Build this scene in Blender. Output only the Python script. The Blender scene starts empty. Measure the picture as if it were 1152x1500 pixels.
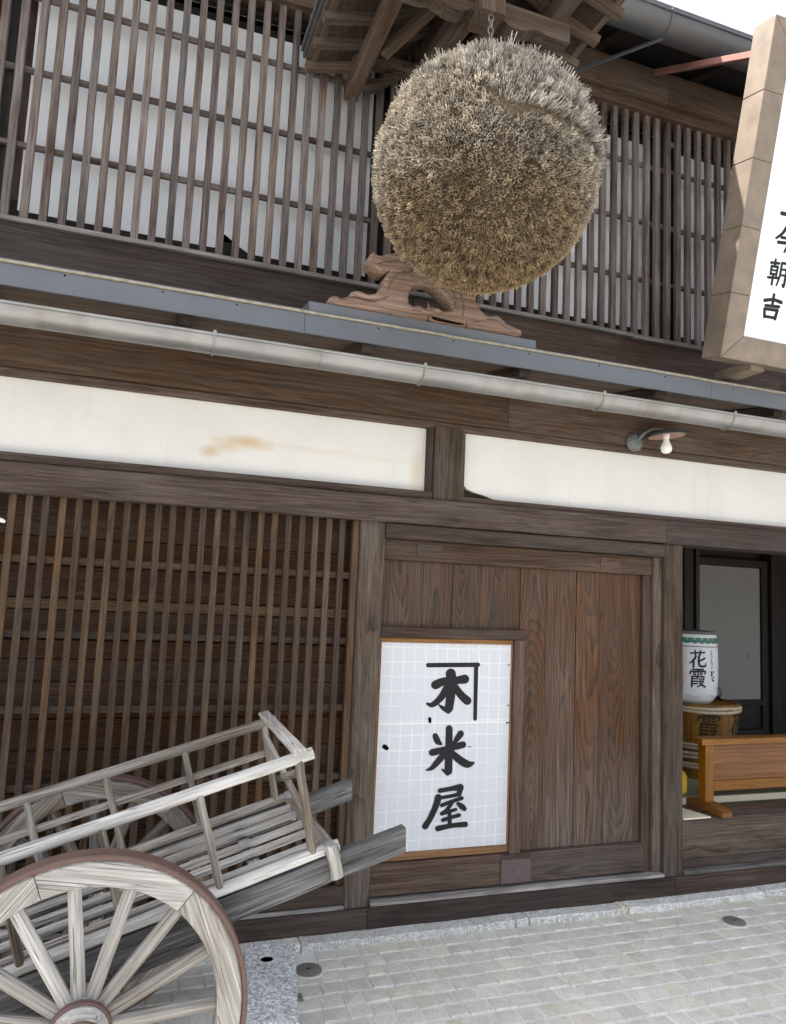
import bpy, bmesh, math, random
from mathutils import Vector, Matrix, noise
R = math.radians
rnd = random.Random(7)
sc = bpy.context.scene
col = sc.collection

# ------------------------------------------------------------------ camera
def make_camera():
    yaw, pitch, roll = R(19.3625), R(6.371), R(2.525)
    f = Vector((math.sin(yaw)*math.cos(pitch), math.cos(yaw)*math.cos(pitch), math.sin(pitch)))
    r0 = Vector((math.cos(yaw), -math.sin(yaw), 0)); u0 = r0.cross(f)
    r = r0*math.cos(roll) + u0*math.sin(roll); u = -r0*math.sin(roll) + u0*math.cos(roll)
    cd = bpy.data.cameras.new('camera'); co = bpy.data.objects.new('camera', cd); col.objects.link(co)
    co.matrix_world = Matrix(((r.x, u.x, -f.x, 0), (r.y, u.y, -f.y, -3.6), (r.z, u.z, -f.z, 1.55), (0, 0, 0, 1)))
    cd.sensor_fit = 'VERTICAL'; cd.sensor_height = 36; cd.sensor_width = 36; cd.lens = 36*1093.0/1500
    cd.clip_start = .05; cd.clip_end = 2000
    sc.camera = co
    return r, u, f
CR, CU, CF = make_camera()
CAM = Vector((0, -3.6, 1.55))
GZ = -.08                                            # street level

# ------------------------------------------------------------------ light
SUN = Vector((-.50, .176, .80)).normalized()          # towards the sun: high, to the left, just behind the facade
wd = bpy.data.worlds.new('World'); sc.world = wd; wd.use_nodes = True
nt = wd.node_tree; nt.nodes.clear()
wo = nt.nodes.new('ShaderNodeOutputWorld'); bg = nt.nodes.new('ShaderNodeBackground')
sky = nt.nodes.new('ShaderNodeTexSky'); sky.sky_type = 'NISHITA'; sky.sun_disc = False
sky.sun_elevation = math.asin(SUN.z); sky.sun_rotation = math.atan2(SUN.x, SUN.y)
sky.air_density = 1.0; sky.dust_density = 2.5; sky.ozone_density = 1.0
hs = nt.nodes.new('ShaderNodeHueSaturation'); hs.inputs['Saturation'].default_value = .36
nt.links.new(sky.outputs[0], hs.inputs['Color']); nt.links.new(hs.outputs[0], bg.inputs[0])
bg.inputs[1].default_value = .15
nt.links.new(bg.outputs[0], wo.inputs[0])
sl = bpy.data.lights.new('sun', 'SUN'); sl.energy = 4.2; sl.angle = R(.6); sl.color = (1, .95, .88)
so = bpy.data.objects.new('sun', sl); col.objects.link(so)
so.rotation_euler = SUN.to_track_quat('Z', 'Y').to_euler()
vs = sc.view_settings
vs.view_transform = 'Standard'; vs.look = 'None'; vs.gamma = 1; vs.use_curve_mapping = False
vs.exposure = 1.62

# ------------------------------------------------------------------ materials
class NT:
    def __init__(s, name):
        s.m = bpy.data.materials.new(name); s.m.use_nodes = True
        s.t = s.m.node_tree; s.t.nodes.clear()
        s.out = s.n('OutputMaterial'); s.b = s.n('BsdfPrincipled')
        s.l(s.b.outputs[0], s.out.inputs[0])
    def n(s, k, **kw):
        q = s.t.nodes.new('ShaderNode'+k)
        for a, v in kw.items(): setattr(q, a, v)
        return q
    def l(s, a, b): s.t.links.new(a, b)
    def val(s, sock, v):
        if hasattr(v, 'is_output') or isinstance(v, bpy.types.NodeSocket): s.l(v, sock)
        else: sock.default_value = v
    def math(s, op, a, b=0., clamp=False):
        q = s.n('Math', operation=op); q.use_clamp = clamp; s.val(q.inputs[0], a); s.val(q.inputs[1], b); return q.outputs[0]
    def vmath(s, op, a, b):
        q = s.n('VectorMath', operation=op); s.val(q.inputs[0], a); s.val(q.inputs[1], b); return q.outputs[0]
    def mix(s, f, a, b, mode='MIX'):
        q = s.n('Mix', data_type='RGBA', blend_type=mode); s.val(q.inputs[0], f); s.val(q.inputs[6], a); s.val(q.inputs[7], b); return q.outputs[2]
    def noise(s, vec, scale=5., detail=3., rough=.55, dist=0.):
        q = s.n('TexNoise'); q.inputs['Scale'].default_value = scale; q.inputs['Detail'].default_value = detail
        q.inputs['Roughness'].default_value = rough; q.inputs['Distortion'].default_value = dist
        if vec is not None: s.l(vec, q.inputs['Vector'])
        return q
    def ramp(s, v, stops, interp='LINEAR'):
        q = s.n('ValToRGB'); q.color_ramp.interpolation = interp
        e = q.color_ramp.elements
        while len(e) < len(stops): e.new(.5)
        for i, (p, c) in enumerate(stops):
            e[i].position = p; e[i].color = (*c, 1) if len(c) == 3 else c
        s.l(v, q.inputs[0]); return q.outputs[0]
    def remap(s, v, a, b, c=0., d=1.):
        q = s.n('MapRange'); s.l(v, q.inputs[0])
        for i, x in enumerate((a, b, c, d)): q.inputs[i+1].default_value = x
        return q.outputs[0]
    def bump(s, h, strength=.4, dist=.004):
        q = s.n('Bump'); q.inputs['Strength'].default_value = strength; q.inputs['Distance'].default_value = dist
        s.l(h, q.inputs['Height']); s.l(q.outputs[0], s.b.inputs['Normal'])
    def coords(s):
        tc = s.n('TexCoord'); oi = s.n('ObjectInfo')
        r1 = s.math('MULTIPLY', oi.outputs['Random'], 61.7)
        return tc.outputs['Object'], oi.outputs['Random'], r1

def c4(c, k=1.): return (c[0]*k, c[1]*k, c[2]*k, 1)

def wood(name, dark, light, grey=(.25, .24, .22), gamt=.3, rings=22., ring_amt=.6, fib=.5, rough=.75, splash=0., var=.35, bump=.5, wav=.03, crk=.8, tilt=.03, k=.74, yoff=.16):
    dark, light, grey = ([q*k for q in c] for c in (dark, light, grey))
    w = NT(name); obj, rd, r1 = w.coords()
    off = w.n('CombineXYZ'); w.l(r1, off.inputs[0])
    fy = w.math('FRACT', w.math('MULTIPLY', rd, 17.31)); fz = w.math('FRACT', w.math('MULTIPLY', rd, 7.77))
    w.l(w.math('MULTIPLY', w.math('SUBTRACT', fy, .5), yoff), off.inputs[1])
    w.l(w.math('ADD', w.math('MULTIPLY', fz, .08), .035), off.inputs[2])
    p = w.vmath('ADD', obj, off.outputs[0])
    lowp = w.vmath('MULTIPLY', p, (1.1, 2.5, 2.5))
    n1 = w.noise(lowp, 1.0, 2, .5)
    disp = w.vmath('MULTIPLY', w.vmath('SUBTRACT', n1.outputs['Color'], (.5, .5, .5)), (0, wav*4, wav*4))
    sx0 = w.n('SeparateXYZ'); w.l(obj, sx0.inputs[0])
    tl = w.n('CombineXYZ'); w.l(w.math('MULTIPLY', sx0.outputs[0], w.math('MULTIPLY', w.math('MULTIPLY', w.math('SUBTRACT', w.math('FRACT', w.math('MULTIPLY', rd, 29.3)), .42), 2.4), tilt)), tl.inputs[2])
    pr = w.vmath('ADD', w.vmath('ADD', w.vmath('MULTIPLY', p, (.05, 1, 1)), disp), tl.outputs[0])
    wv = w.n('TexWave', wave_type='RINGS', rings_direction='X', wave_profile='SAW')
    wv.inputs['Scale'].default_value = rings; wv.inputs['Distortion'].default_value = 2.2
    wv.inputs['Detail'].default_value = 2; wv.inputs['Detail Scale'].default_value = 1.5
    w.l(pr, wv.inputs['Vector'])
    ring = w.math('SUBTRACT', 1., w.math('POWER', wv.outputs['Fac'], 2.2))
    fb = w.noise(w.vmath('MULTIPLY', p, (4, 120, 120)), 1.0, 5, .7).outputs['Fac']
    fb2 = w.noise(w.vmath('MULTIPLY', p, (2, 45, 45)), 1.0, 3, .6).outputs['Fac']
    big = w.noise(w.vmath('MULTIPLY', p, (2.2, 9, 9)), 1.0, 3, .6).outputs['Fac']
    base = w.mix(w.math('MULTIPLY', w.remap(ring, 0, 1), ring_amt), c4(dark), c4(light))
    streak = w.remap(fb2, .3, .7, 1-.75*fib, 1+.55*fib)
    cc = w.n('CombineColor'); 
    for i in range(3): w.l(streak, cc.inputs[i])
    base = w.mix(1., base, cc.outputs[0], 'MULTIPLY')
    fine = w.remap(fb, .3, .72, 1-.75*fib, 1+.6*fib)
    c2 = w.n('CombineColor')
    for i in range(3): w.l(fine, c2.inputs[i])
    base = w.mix(1., base, c2.outputs[0], 'MULTIPLY')
    # drying cracks along the grain
    ck = w.noise(w.vmath('MULTIPLY', p, (1.6, 75, 75)), 1.0, 2, .5, .2).outputs['Fac']
    crack = w.math('MULTIPLY', w.remap(w.math('ABSOLUTE', w.math('SUBTRACT', ck, .5)), .0, .022, 1, 0), w.remap(fb2, .42, .60, 0, .8))
    # weathering to silver grey, in streaks
    gm = w.math('MULTIPLY', w.remap(w.math('ADD', big, w.math('MULTIPLY', fb2, .5)), .55, .95), gamt*1.6, True)
    if splash:
        g = w.n('NewGeometry'); sx = w.n('SeparateXYZ'); w.l(g.outputs['Position'], sx.inputs[0])
        low = w.remap(sx.outputs[2], .85, .0)
        q = w.math('MULTIPLY', w.math('MULTIPLY', low, splash), w.remap(w.math('ADD', fb2, w.math('MULTIPLY', ring, .25)), .4, .85))
        gm = w.math('ADD', gm, q, True)
    base = w.mix(gm, base, w.mix(1., c4(grey), c2.outputs[0], 'MULTIPLY'))
    base = w.mix(w.math('MULTIPLY', crack, crk), base, c4(dark, .35))
    # per piece tone and hue
    v = w.n('HueSaturation'); w.l(base, v.inputs['Color'])
    w.l(w.remap(fy, 0, 1, 1-var, 1+var*.8), v.inputs['Value']); w.l(w.remap(fz, 0, 1, 1.1, 1.5), v.inputs['Saturation'])
    w.l(v.outputs[0], w.b.inputs['Base Color'])
    w.b.inputs['Roughness'].default_value = rough
    w.b.inputs['Specular IOR Level'].default_value = .36
    h = w.math('ADD', w.math('MULTIPLY', ring, .5*ring_amt), w.math('ADD', w.math('MULTIPLY', fb, .6), w.math('MULTIPLY', fb2, .8)))
    h = w.math('SUBTRACT', h, w.math('MULTIPLY', crack, 1.2))
    w.bump(h, bump, .005)
    return w.m

def plain(name, colr, rough=.6, metal=0., mott=.15, mscale=14., bump=.1, streak=0., spec=.4):
    w = NT(name); obj, rd, r1 = w.coords()
    n = w.noise(obj, mscale, 4, .6).outputs['Fac']; n2 = w.noise(obj, mscale*9, 3, .6).outputs['Fac']
    f = w.remap(n, .25, .75, 1-mott, 1+mott)
    c = w.n('CombineColor')
    for i in range(3): w.l(f, c.inputs[i])
    b = w.mix(1., c4(colr), c.outputs[0], 'MULTIPLY')
    w.l(b, w.b.inputs['Base Color']); w.b.inputs['Roughness'].default_value = rough; w.b.inputs['Metallic'].default_value = metal
    w.b.inputs['Specular IOR Level'].default_value = spec
    w.l(w.remap(n, .2, .8, max(.05, rough-.12), min(1, rough+.12)), w.b.inputs['Roughness'])
    w.bump(w.math('ADD', n, w.math('MULTIPLY', n2, .4)), bump, .003)
    return w.m

def granite(name, c, var=.12, speck=.5, warm=0., scale=1.):
    w = NT(name); obj, rd, r1 = w.coords()
    off = w.n('CombineXYZ'); w.l(r1, off.inputs[0]); w.l(r1, off.inputs[1])
    p = w.vmath('ADD', obj, off.outputs[0])
    a = w.noise(p, 260*scale, 2, .7).outputs['Fac']; b = w.noise(p, 90*scale, 3, .6).outputs['Fac']; d = w.noise(p, 7, 3, .6).outputs['Fac']
    f = w.math('ADD', w.remap(a, .3, .7, 1-speck*.6, 1+speck*.45), w.remap(b, .3, .7, -speck*.25, speck*.25))
    f = w.math('MULTIPLY', f, w.remap(d, .25, .75, .86, 1.12))
    f = w.math('MULTIPLY', f, w.remap(rd, 0, 1, 1-var, 1+var))
    cc = w.n('CombineColor')
    for i in range(3): w.l(f, cc.inputs[i])
    base = w.mix(1., c4(c), cc.outputs[0], 'MULTIPLY')
    tint = w.math('MULTIPLY', w.math('GREATER_THAN', w.math('FRACT', w.math('MULTIPLY', rd, 23.7)), .8), warm)
    base = w.mix(tint, base, w.mix(1., base, (1.06, 1.0, .82, 1), 'MULTIPLY'))
    w.l(base, w.b.inputs['Base Color']); w.b.inputs['Roughness'].default_value = .85
    w.bump(w.math('ADD', a, w.math('MULTIPLY', b, 1.5)), .55, .003)
    return w.m

def washi(name, c, grid=0., stain=0., dirt=.06, bump=.15, wrinkle=0.):
    w = NT(name); obj, rd, r1 = w.coords()
    n = w.noise(obj, 2.3, 4, .55).outputs['Fac']; fine = w.noise(w.vmath('MULTIPLY', obj, (140, 140, 60)), 1., 3, .7).outputs['Fac']
    f = w.math('ADD', w.remap(n, .25, .75, 1-dirt, 1+dirt*.6), w.remap(fine, .3, .7, -.02, .02))
    cc = w.n('CombineColor')
    for i in range(3): w.l(f, cc.inputs[i])
    base = w.mix(1., c4(c), cc.outputs[0], 'MULTIPLY')
    h = w.math('ADD', w.math('MULTIPLY', n, 2*wrinkle), w.math('MULTIPLY', fine, .25))
    if grid:       # thin paper laid over a fine grid of sticks
        sx = w.n('SeparateXYZ'); w.l(obj, sx.inputs[0])
        wob = w.noise(obj, 6, 2, .5).outputs['Fac']
        def line(v, pitch, wd_):
            t = w.math('FRACT', w.math('ADD', w.math('DIVIDE', v, pitch), w.math('MULTIPLY', wob, .25)))
            return w.remap(w.math('ABSOLUTE', w.math('SUBTRACT', t, .5)), wd_*.4, wd_, 1, 0)
        g = w.math('MAXIMUM', line(sx.outputs[0], .0615, .075), line(sx.outputs[2], .074, .06))
        fib = w.noise(obj, 70, 3, .75).outputs['Fac']
        base = w.mix(w.remap(fib, .4, .72, 0, .45), base, (.52, .54, .58, 1))
        patch = w.noise(obj, 4.5, 2, .5).outputs['Fac']
        base = w.mix(w.math('MULTIPLY', w.math('MULTIPLY', g, w.remap(patch, .35, .65, .25, .85)), grid), base, (.74, .74, .745, 1))
        h = w.math('ADD', h, w.math('MULTIPLY', g, .3))
    w.l(base, w.b.inputs['Base Color']); w.b.inputs['Roughness'].default_value = .9
    w.b.inputs['Specular IOR Level'].default_value = .1
    w.bump(h, bump, .006)
    return w.m, w, base

M = {}
M['beam'] = wood('weathered_beam_wood', (.036, .024, .018), (.092, .064, .050), (.150, .127, .114), .34, 20, .75, .6, .8)
M['eave'] = wood('brown_eave_wood', (.060, .038, .026), (.150, .100, .070), (.19, .16, .14), .25, 22, .8, .6, .8, k=0.8)
M['post'] = wood('weathered_post_wood', (.044, .030, .021), (.122, .085, .058), (.19, .162, .142), .40, 20, .85, .65, .85, splash=.7)
M['sill'] = wood('dark_sill_wood', (.034, .023, .018), (.080, .055, .044), (.12, .105, .095), .25, 20, .6, .6, .8, k=0.85)
M['sillgrey'] = wood('grey_threshold_wood', (.11, .10, .092), (.20, .185, .175), (.30, .285, .275), .6, 20, .6, .6, .85, k=1.0)
M['lat_up'] = wood('upper_lattice_wood', (.070, .051, .044), (.155, .120, .106), (.25, .225, .21), .5, 24, .7, .7, .85, var=.3, k=0.8)
M['lat_low'] = wood('lower_lattice_wood', (.044, .028, .019), (.105, .070, .048), (.14, .112, .09), .25, 24, .7, .5, .8, var=.35, k=0.85)
M['board_low'] = wood('backing_board_wood', (.052, .030, .020), (.165, .098, .064), (.15, .12, .09), .12, 26, .8, .5, .8, var=.10, wav=.05, k=.72)
M['board_lite'] = wood('pale_backing_wood', (.10, .062, .036), (.21, .14, .082), (.2, .17, .13), .2, 26, .8, .5, .8, var=.15, k=0.9)
M['board_red'] = wood('red_backing_wood', (.085, .042, .022), (.17, .086, .044), (.2, .15, .1), .1, 26, .8, .5, .8, var=.15, k=.8)
M['plank'] = wood('door_plank_wood', (.022, .012, .009), (.160, .083, .046), (.27, .24, .22), .14, 30, 1., .5, .6, splash=.9, var=.32, bump=.9, wav=.034, tilt=.13, k=.60, yoff=.13)
M['doorframe'] = wood('door_frame_wood', (.044, .027, .019), (.110, .070, .050), (.17, .14, .122), .3, 20, .8, .6, .75, splash=.4)
M['cedar'] = wood('fresh_cedar_wood', (.20, .105, .052), (.36, .21, .115), (.3, .24, .18), .1, 20, .6, .4, .6, k=0.9)
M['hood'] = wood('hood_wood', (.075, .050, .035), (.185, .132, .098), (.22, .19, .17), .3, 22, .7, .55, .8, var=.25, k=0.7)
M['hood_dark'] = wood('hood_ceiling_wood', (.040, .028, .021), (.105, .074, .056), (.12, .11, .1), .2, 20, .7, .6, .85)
M['carve'] = wood('carved_wood', (.115, .075, .056), (.255, .18, .142), (.30, .26, .235), .35, 14, .9, .5, .8, bump=.8, k=0.85)
M['cart'] = wood('silver_cart_wood', (.20, .182, .162), (.40, .378, .35), (.55, .538, .52), .5, 26, .55, .42, .9, var=.22, bump=.9, k=.86)
M['cart_rail'] = wood('pale_rail_wood', (.30, .285, .268), (.52, .51, .495), (.66, .655, .645), .5, 26, .5, .42, .9, var=.1, bump=.9, k=1.)  # paler wood for the near side rails
M['cart_mid'] = wood('grey_brown_cart_wood', (.12, .098, .078), (.29, .245, .20), (.42, .405, .385), .45, 26, .6, .7, .9, var=.25, bump=.9, k=0.9)
M['cart_dark'] = wood('dark_cart_wood', (.050, .048, .047), (.125, .12, .117), (.26, .26, .262), .45, 26, .7, .8, .85, var=.15, bump=1., k=.72)
M['orange'] = wood('orange_barrier_wood', (.25, .125, .058), (.38, .205, .105), (.35, .22, .12), .05, 16, .5, .3, .45, var=.08, k=0.72)
M['orange_dk'] = wood('brown_barrier_panel', (.17, .075, .034), (.29, .145, .075), (.3, .2, .12), .05, 14, .9, .35, .5, var=.05, k=0.72)
M['floorw'] = wood('interior_floor_wood', (.06, .035, .024), (.14, .085, .058), (.2, .15, .12), .2, 18, .6, .4, .5)
M['tub'] = wood('tub_wood', (.24, .125, .045), (.44, .26, .11), (.4, .28, .16), .1, 20, .7, .4, .6, var=.2, k=.52)
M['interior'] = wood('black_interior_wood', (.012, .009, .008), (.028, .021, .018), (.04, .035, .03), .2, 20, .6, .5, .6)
def gutter_mat():
    w = NT('galvanised_gutter'); obj, rd, r1 = w.coords()
    n = w.noise(w.vmath('MULTIPLY', obj, (4, 14, 14)), 1., 4, .6).outputs['Fac']; st = w.noise(w.vmath('MULTIPLY', obj, (5.5, 1.2, 1.2)), 1., 3, .6).outputs['Fac']; f = w.noise(obj, 60, 3, .6).outputs['Fac']
    b = w.mix(w.remap(n, .3, .7), (.20, .20, .198, 1), (.31, .305, .297, 1))
    b = w.mix(w.remap(st, .56, .72, 0, .55), b, (.19, .155, .115, 1))
    b = w.mix(w.remap(f, .6, .8, 0, .3), b, (.2, .17, .14, 1))
    w.l(b, w.b.inputs['Base Color']); w.b.inputs['Metallic'].default_value = .45
    w.l(w.remap(n, .2, .8, .32, .55), w.b.inputs['Roughness']); w.bump(n, .08, .004)
    return w.m
M['gutter'] = gutter_mat()
M['gutter_dk'] = plain('dark_gutter_metal', (.105, .105, .108), .5, .5, .12, 8, .05)
M['fascia'] = plain('blue_grey_sheet_metal', (.118, .127, .142), .5, .25, .10, 6, .05)
M['drip'] = plain('weathered_drip_edge', (.28, .25, .20), .8, .1, .35, 30, .3)
M['roofm'] = plain('roof_sheet_metal', (.12, .125, .13), .6, .3, .15, 6, .1)
M['rust'] = plain('rusted_iron_tyre', (.125, .078, .066), .7, .35, .22, 30, .25)
M['plate'] = plain('brown_iron_plate', (.115, .080, .078), .6, .2, .12, 12, .1)
M['copper'] = plain('aged_copper_sheet', (.19, .150, .115), .6, .15, .30, 9, .08)
M['redrod'] = plain('red_brown_rod', (.24, .115, .09), .7, 0, .15, 20, .1)
M['ink'] = plain('black_ink', (.018, .018, .019), .75, 0, .1, 20, .05, spec=.2)
M['inkbrown'] = plain('brown_black_ink', (.03, .018, .012), .8, 0, .3, 40, .05, spec=.2)
M['black'] = plain('black_gap', (.004, .004, .004), .95, 0, .1, 5, .0, spec=0)
M['discm'] = plain('grey_iron_cover', (.20, .185, .17), .6, .3, .12, 25, .15)
M['chain'] = plain('chain_iron', (.25, .24, .23), .5, .6, .1, 20, .05)
M['enamel'] = plain('pink_lamp_shade', (.33, .20, .16), .6, 0, .15, 12, .05)
M['zinc'] = plain('grey_cast_mount', (.15, .16, .155), .6, .4, .3, 40, .3)
M['bulb'] = plain('milk_glass_bulb', (.82, .81, .77), .18, 0, .02, 5, 0)
M['white'] = plain('white_enamel', (.72, .71, .68), .35, 0, .05, 10, .02)
M['granite'] = granite('granite_block', (.66, .67, .675), .05, 1.15, 0, .42)
M['kerb'] = granite('granite_kerb', (.58, .57, .535), .10, .85, 1., .45)
M['sett'] = granite('granite_sett', (.59, .570, .520), .07, .38, .4, .8)
M['mortar'] = plain('pale_mortar', (.64, .635, .61), .95, 0, .12, 30, .3)
M['street'] = plain('street_stone', (.33, .322, .30), .95, 0, .1, 3, .2)
M['green'] = plain('green_wave_print', (.035, .115, .080), .7, 0, .1, 20, 0)
M['pink'] = plain('pale_red_print', (.55, .40, .37), .8, 0, .1, 20, 0)
M['rope'] = plain('straw_rope', (.42, .35, .26), .95, 0, .25, 60, .8)
M['bamboo'] = plain('bamboo_hoop', (.40, .31, .205), .6, 0, .25, 40, .3)
M['yellow'] = plain('yellow_cloth', (.72, .46, .03), .7, 0, .12, 12, .2)
M['tatami'] = plain('tatami_straw', (.30, .31, .21), .9, 0, .08, 30, .3)
M['mat'] = plain('cream_mat', (.62, .56, .42), .9, 0, .06, 12, .2)
M['fusuma'] = plain('grey_panel_paper', (.21, .205, .198), .85, 0, .05, 3, .03)
M['tanwall'] = plain('tan_earth_wall', (.34, .29, .21), .95, 0, .1, 8, .15)
M['straw'] = plain('grey_straw_wrap', (.10, .095, .085), .9, 0, .3, 60, .5)
M['wrap'] = plain('white_barrel_wrap', (.46, .475, .50), .6, 0, .06, 12, .25)
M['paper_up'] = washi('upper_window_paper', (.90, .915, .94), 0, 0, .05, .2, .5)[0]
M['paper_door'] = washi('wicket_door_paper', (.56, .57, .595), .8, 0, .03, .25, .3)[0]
def plaster():
    m, w, base = washi('white_plaster', (.66, .645, .615), 0, 0, .085, .45, 1.0)
    g = w.n('NewGeometry'); pos = g.outputs['Position']
    wob = w.noise(pos, 9, 3, .6)
    pp = w.vmath('ADD', pos, w.vmath('MULTIPLY', w.vmath('SUBTRACT', wob.outputs['Color'], (.5, .5, .5)), (.07, 0, .05)))
    tot = None
    for cx, cz, rx, rz, k in ((.330, 2.205, .055, .032, .7), (.49, 2.262, .15, .032, .75), (.405, 2.235, .09, .03, .5), (.85, 2.262, .30, .02, .2), (1.40, 2.22, .035, .12, .4), (1.2, 2.25, .22, .02, .15)):
        d = w.vmath('MULTIPLY', w.vmath('SUBTRACT', pp, (cx, 0, cz)), (1/rx, 0, 1/rz))
        q = w.n('VectorMath', operation='LENGTH'); w.l(d, q.inputs[0])
        f = w.remap(q.outputs['Value'], 1.25, .15, 0, k)
        tot = f if tot is None else w.math('MAXIMUM', tot, f)
    dr = w.noise(w.vmath('MULTIPLY', pos, (16, 1, 1.3)), 1., 3, .6).outputs['Fac']; sp = w.noise(pos, 55, 2, .6).outputs['Fac']
    base = w.mix(w.remap(dr, .58, .78, 0, .22), base, (.50, .44, .35, 1))
    base = w.mix(w.remap(sp, .68, .78, 0, .3), base, (.42, .37, .30, 1))
    c = w.mix(tot, base, (.50, .345, .17, 1))
    w.l(c, w.b.inputs['Base Color'])
    return m
M['plaster'] = plaster()

# ------------------------------------------------------------------ object helpers
WM = {}                                              # world matrices of what has been placed
def link(name, data, mat=None, parent=None, mw=None):
    o = bpy.data.objects.new(name, data); col.objects.link(o)
    if mat is not None and data is not None and len(data.materials) == 0: data.materials.append(M[mat] if isinstance(mat, str) else mat)
    mw = mw or Matrix.Identity(4)
    WM[o.name] = mw
    if parent is not None:
        o.parent = parent
        o.matrix_local = WM[parent.name].inverted() @ mw
    else: o.matrix_local = mw
    return o
def tag(o, label=None, cat=None, group=None, kind=None):
    for k, v in (('label', label), ('category', cat), ('group', group), ('kind', kind)):
        if v: o[k] = v
    return o
def thing(name, loc, label, cat, group=None):
    return tag(link(name, None, None, None, Matrix.Translation(loc)), label, cat, group)
def part(name, parent, loc=None):                    # an empty that gathers sub-parts
    return link(name, None, None, parent, Matrix.Translation(loc) if loc else WM[parent.name].copy())
def frame(p0, p1, up=(0, 0, 1)):
    p0, p1 = Vector(p0), Vector(p1); x = (p1-p0).normalized(); up = Vector(up)
    if abs(x.dot(up)) > .98: up = Vector((0, 1, 0)) if abs(x.y) < .9 else Vector((1, 0, 0))
    y = up.cross(x).normalized(); z = x.cross(y)
    m = Matrix((x, y, z)).transposed().to_4x4(); m.translation = (p0+p1)/2
    return m, (p1-p0).length
def prism_mesh(L, w, h, ch=.003, seg=1, jit=0., seed=0, tap=(1, 1), endcut=0.):
    """bar along local X, width w (local Y), height h (local Z), chamfered long edges"""
    r = random.Random(seed)
    ch = min(ch, w*.3, h*.3)
    vs_, fs = [], []
    for i in range(seg+1):
        t = i/seg; k = tap[0]*(1-t)+tap[1]*t; a, b = w/2*k, h/2*k
        ring = [(-a+ch, -b), (a-ch, -b), (a, -b+ch), (a, b-ch), (a-ch, b), (-a+ch, b), (-a, b-ch), (-a, -b+ch)]
        jy, jz = r.uniform(-jit, jit), r.uniform(-jit, jit)
        for (y, z) in ring:
            dx = endcut*(z/h) if i == seg else 0
            vs_.append((-L/2+L*t+dx, y+jy+r.uniform(-jit, jit)*.6, z+jz+r.uniform(-jit, jit)*.6))
    for i in range(seg):
        for j in range(8):
            a, b = i*8+j, i*8+(j+1) % 8
            fs.append((a, a+8, b+8, b))
    fs.append(tuple(range(8))); n = seg*8; fs.append(tuple(n+7-k for k in range(8)))
    me = bpy.data.meshes.new('bar'); me.from_pydata(vs_, [], fs); me.update()
    bm = bmesh.new(); bm.from_mesh(me); bmesh.ops.recalc_face_normals(bm, faces=bm.faces); bm.to_mesh(me); bm.free()
    return me
cnt = [0]
def beam(name, p0, p1, w, h, mat, parent=None, up=(0, 0, 1), ch=.003, seg=1, jit=0., tap=(1, 1), endcut=0.):
    cnt[0] += 1
    m, L = frame(p0, p1, up)
    return link(name, prism_mesh(L, w, h, ch, seg, jit, cnt[0], tap, endcut), mat, parent, m)
def box(name, x0, x1, y0, y1, z0, z1, mat, parent=None, ch=.003, axis=None, seg=1, jit=0.):
    """axis aligned bar: grain runs along its longest side"""
    d = (x1-x0, y1-y0, z1-z0); a = axis if axis is not None else d.index(max(d))
    c = [(x0+x1)/2, (y0+y1)/2, (z0+z1)/2]
    p0, p1 = list(c), list(c); p0[a] -= d[a]/2; p1[a] += d[a]/2
    if a == 0: return beam(name, p0, p1, d[1], d[2], mat, parent, (0, 0, 1), ch, seg, jit)
    if a == 1: return beam(name, p0, p1, d[0], d[2], mat, parent, (0, 0, 1), ch, seg, jit)
    return beam(name, p0, p1, d[0], d[1], mat, parent, (0, -1, 0), ch, seg, jit)
def tube_mesh(path, rads, n=12, cap=True, closed=False, seed=0, jit=0.):
    r = random.Random(seed); vs_, fs = [], []
    P = [Vector(p) for p in path]; N = len(P)
    if not hasattr(rads, '__len__'): rads = [rads]*N
    ref = None
    for i in range(N):
        t = (P[(i+1) % N]-P[i-1]) if closed else (P[min(i+1, N-1)]-P[max(i-1, 0)])
        t.normalize()
        if ref is None: ref = Vector((0, 0, 1)) if abs(t.z) < .9 else Vector((1, 0, 0))
        a = (ref - t*ref.dot(t)).normalized(); b = t.cross(a); ref = a
        for k in range(n):
            th = 2*math.pi*k/n; q = rads[i]*(1+r.uniform(-jit, jit))
            vs_.append(P[i]+a*math.cos(th)*q+b*math.sin(th)*q)
    for i in range(N if closed else N-1):
        for k in range(n):
            i2 = (i+1) % N
            fs.append((i*n+k, i*n+(k+1) % n, i2*n+(k+1) % n, i2*n+k))
    if cap and not closed:
        fs.append(tuple(range(n-1, -1, -1))); fs.append(tuple((N-1)*n+k for k in range(n)))
    me = bpy.data.meshes.new('tube'); me.from_pydata(vs_, [], fs); me.update()
    bm = bmesh.new(); bm.from_mesh(me); bmesh.ops.recalc_face_normals(bm, faces=bm.faces); bm.to_mesh(me); bm.free()
    smooth(me); return me
def smooth(me, ang=40):
    for p in me.polygons: p.use_smooth = True
    try: me.set_sharp_from_angle(angle=R(ang))
    except Exception: pass
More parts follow.
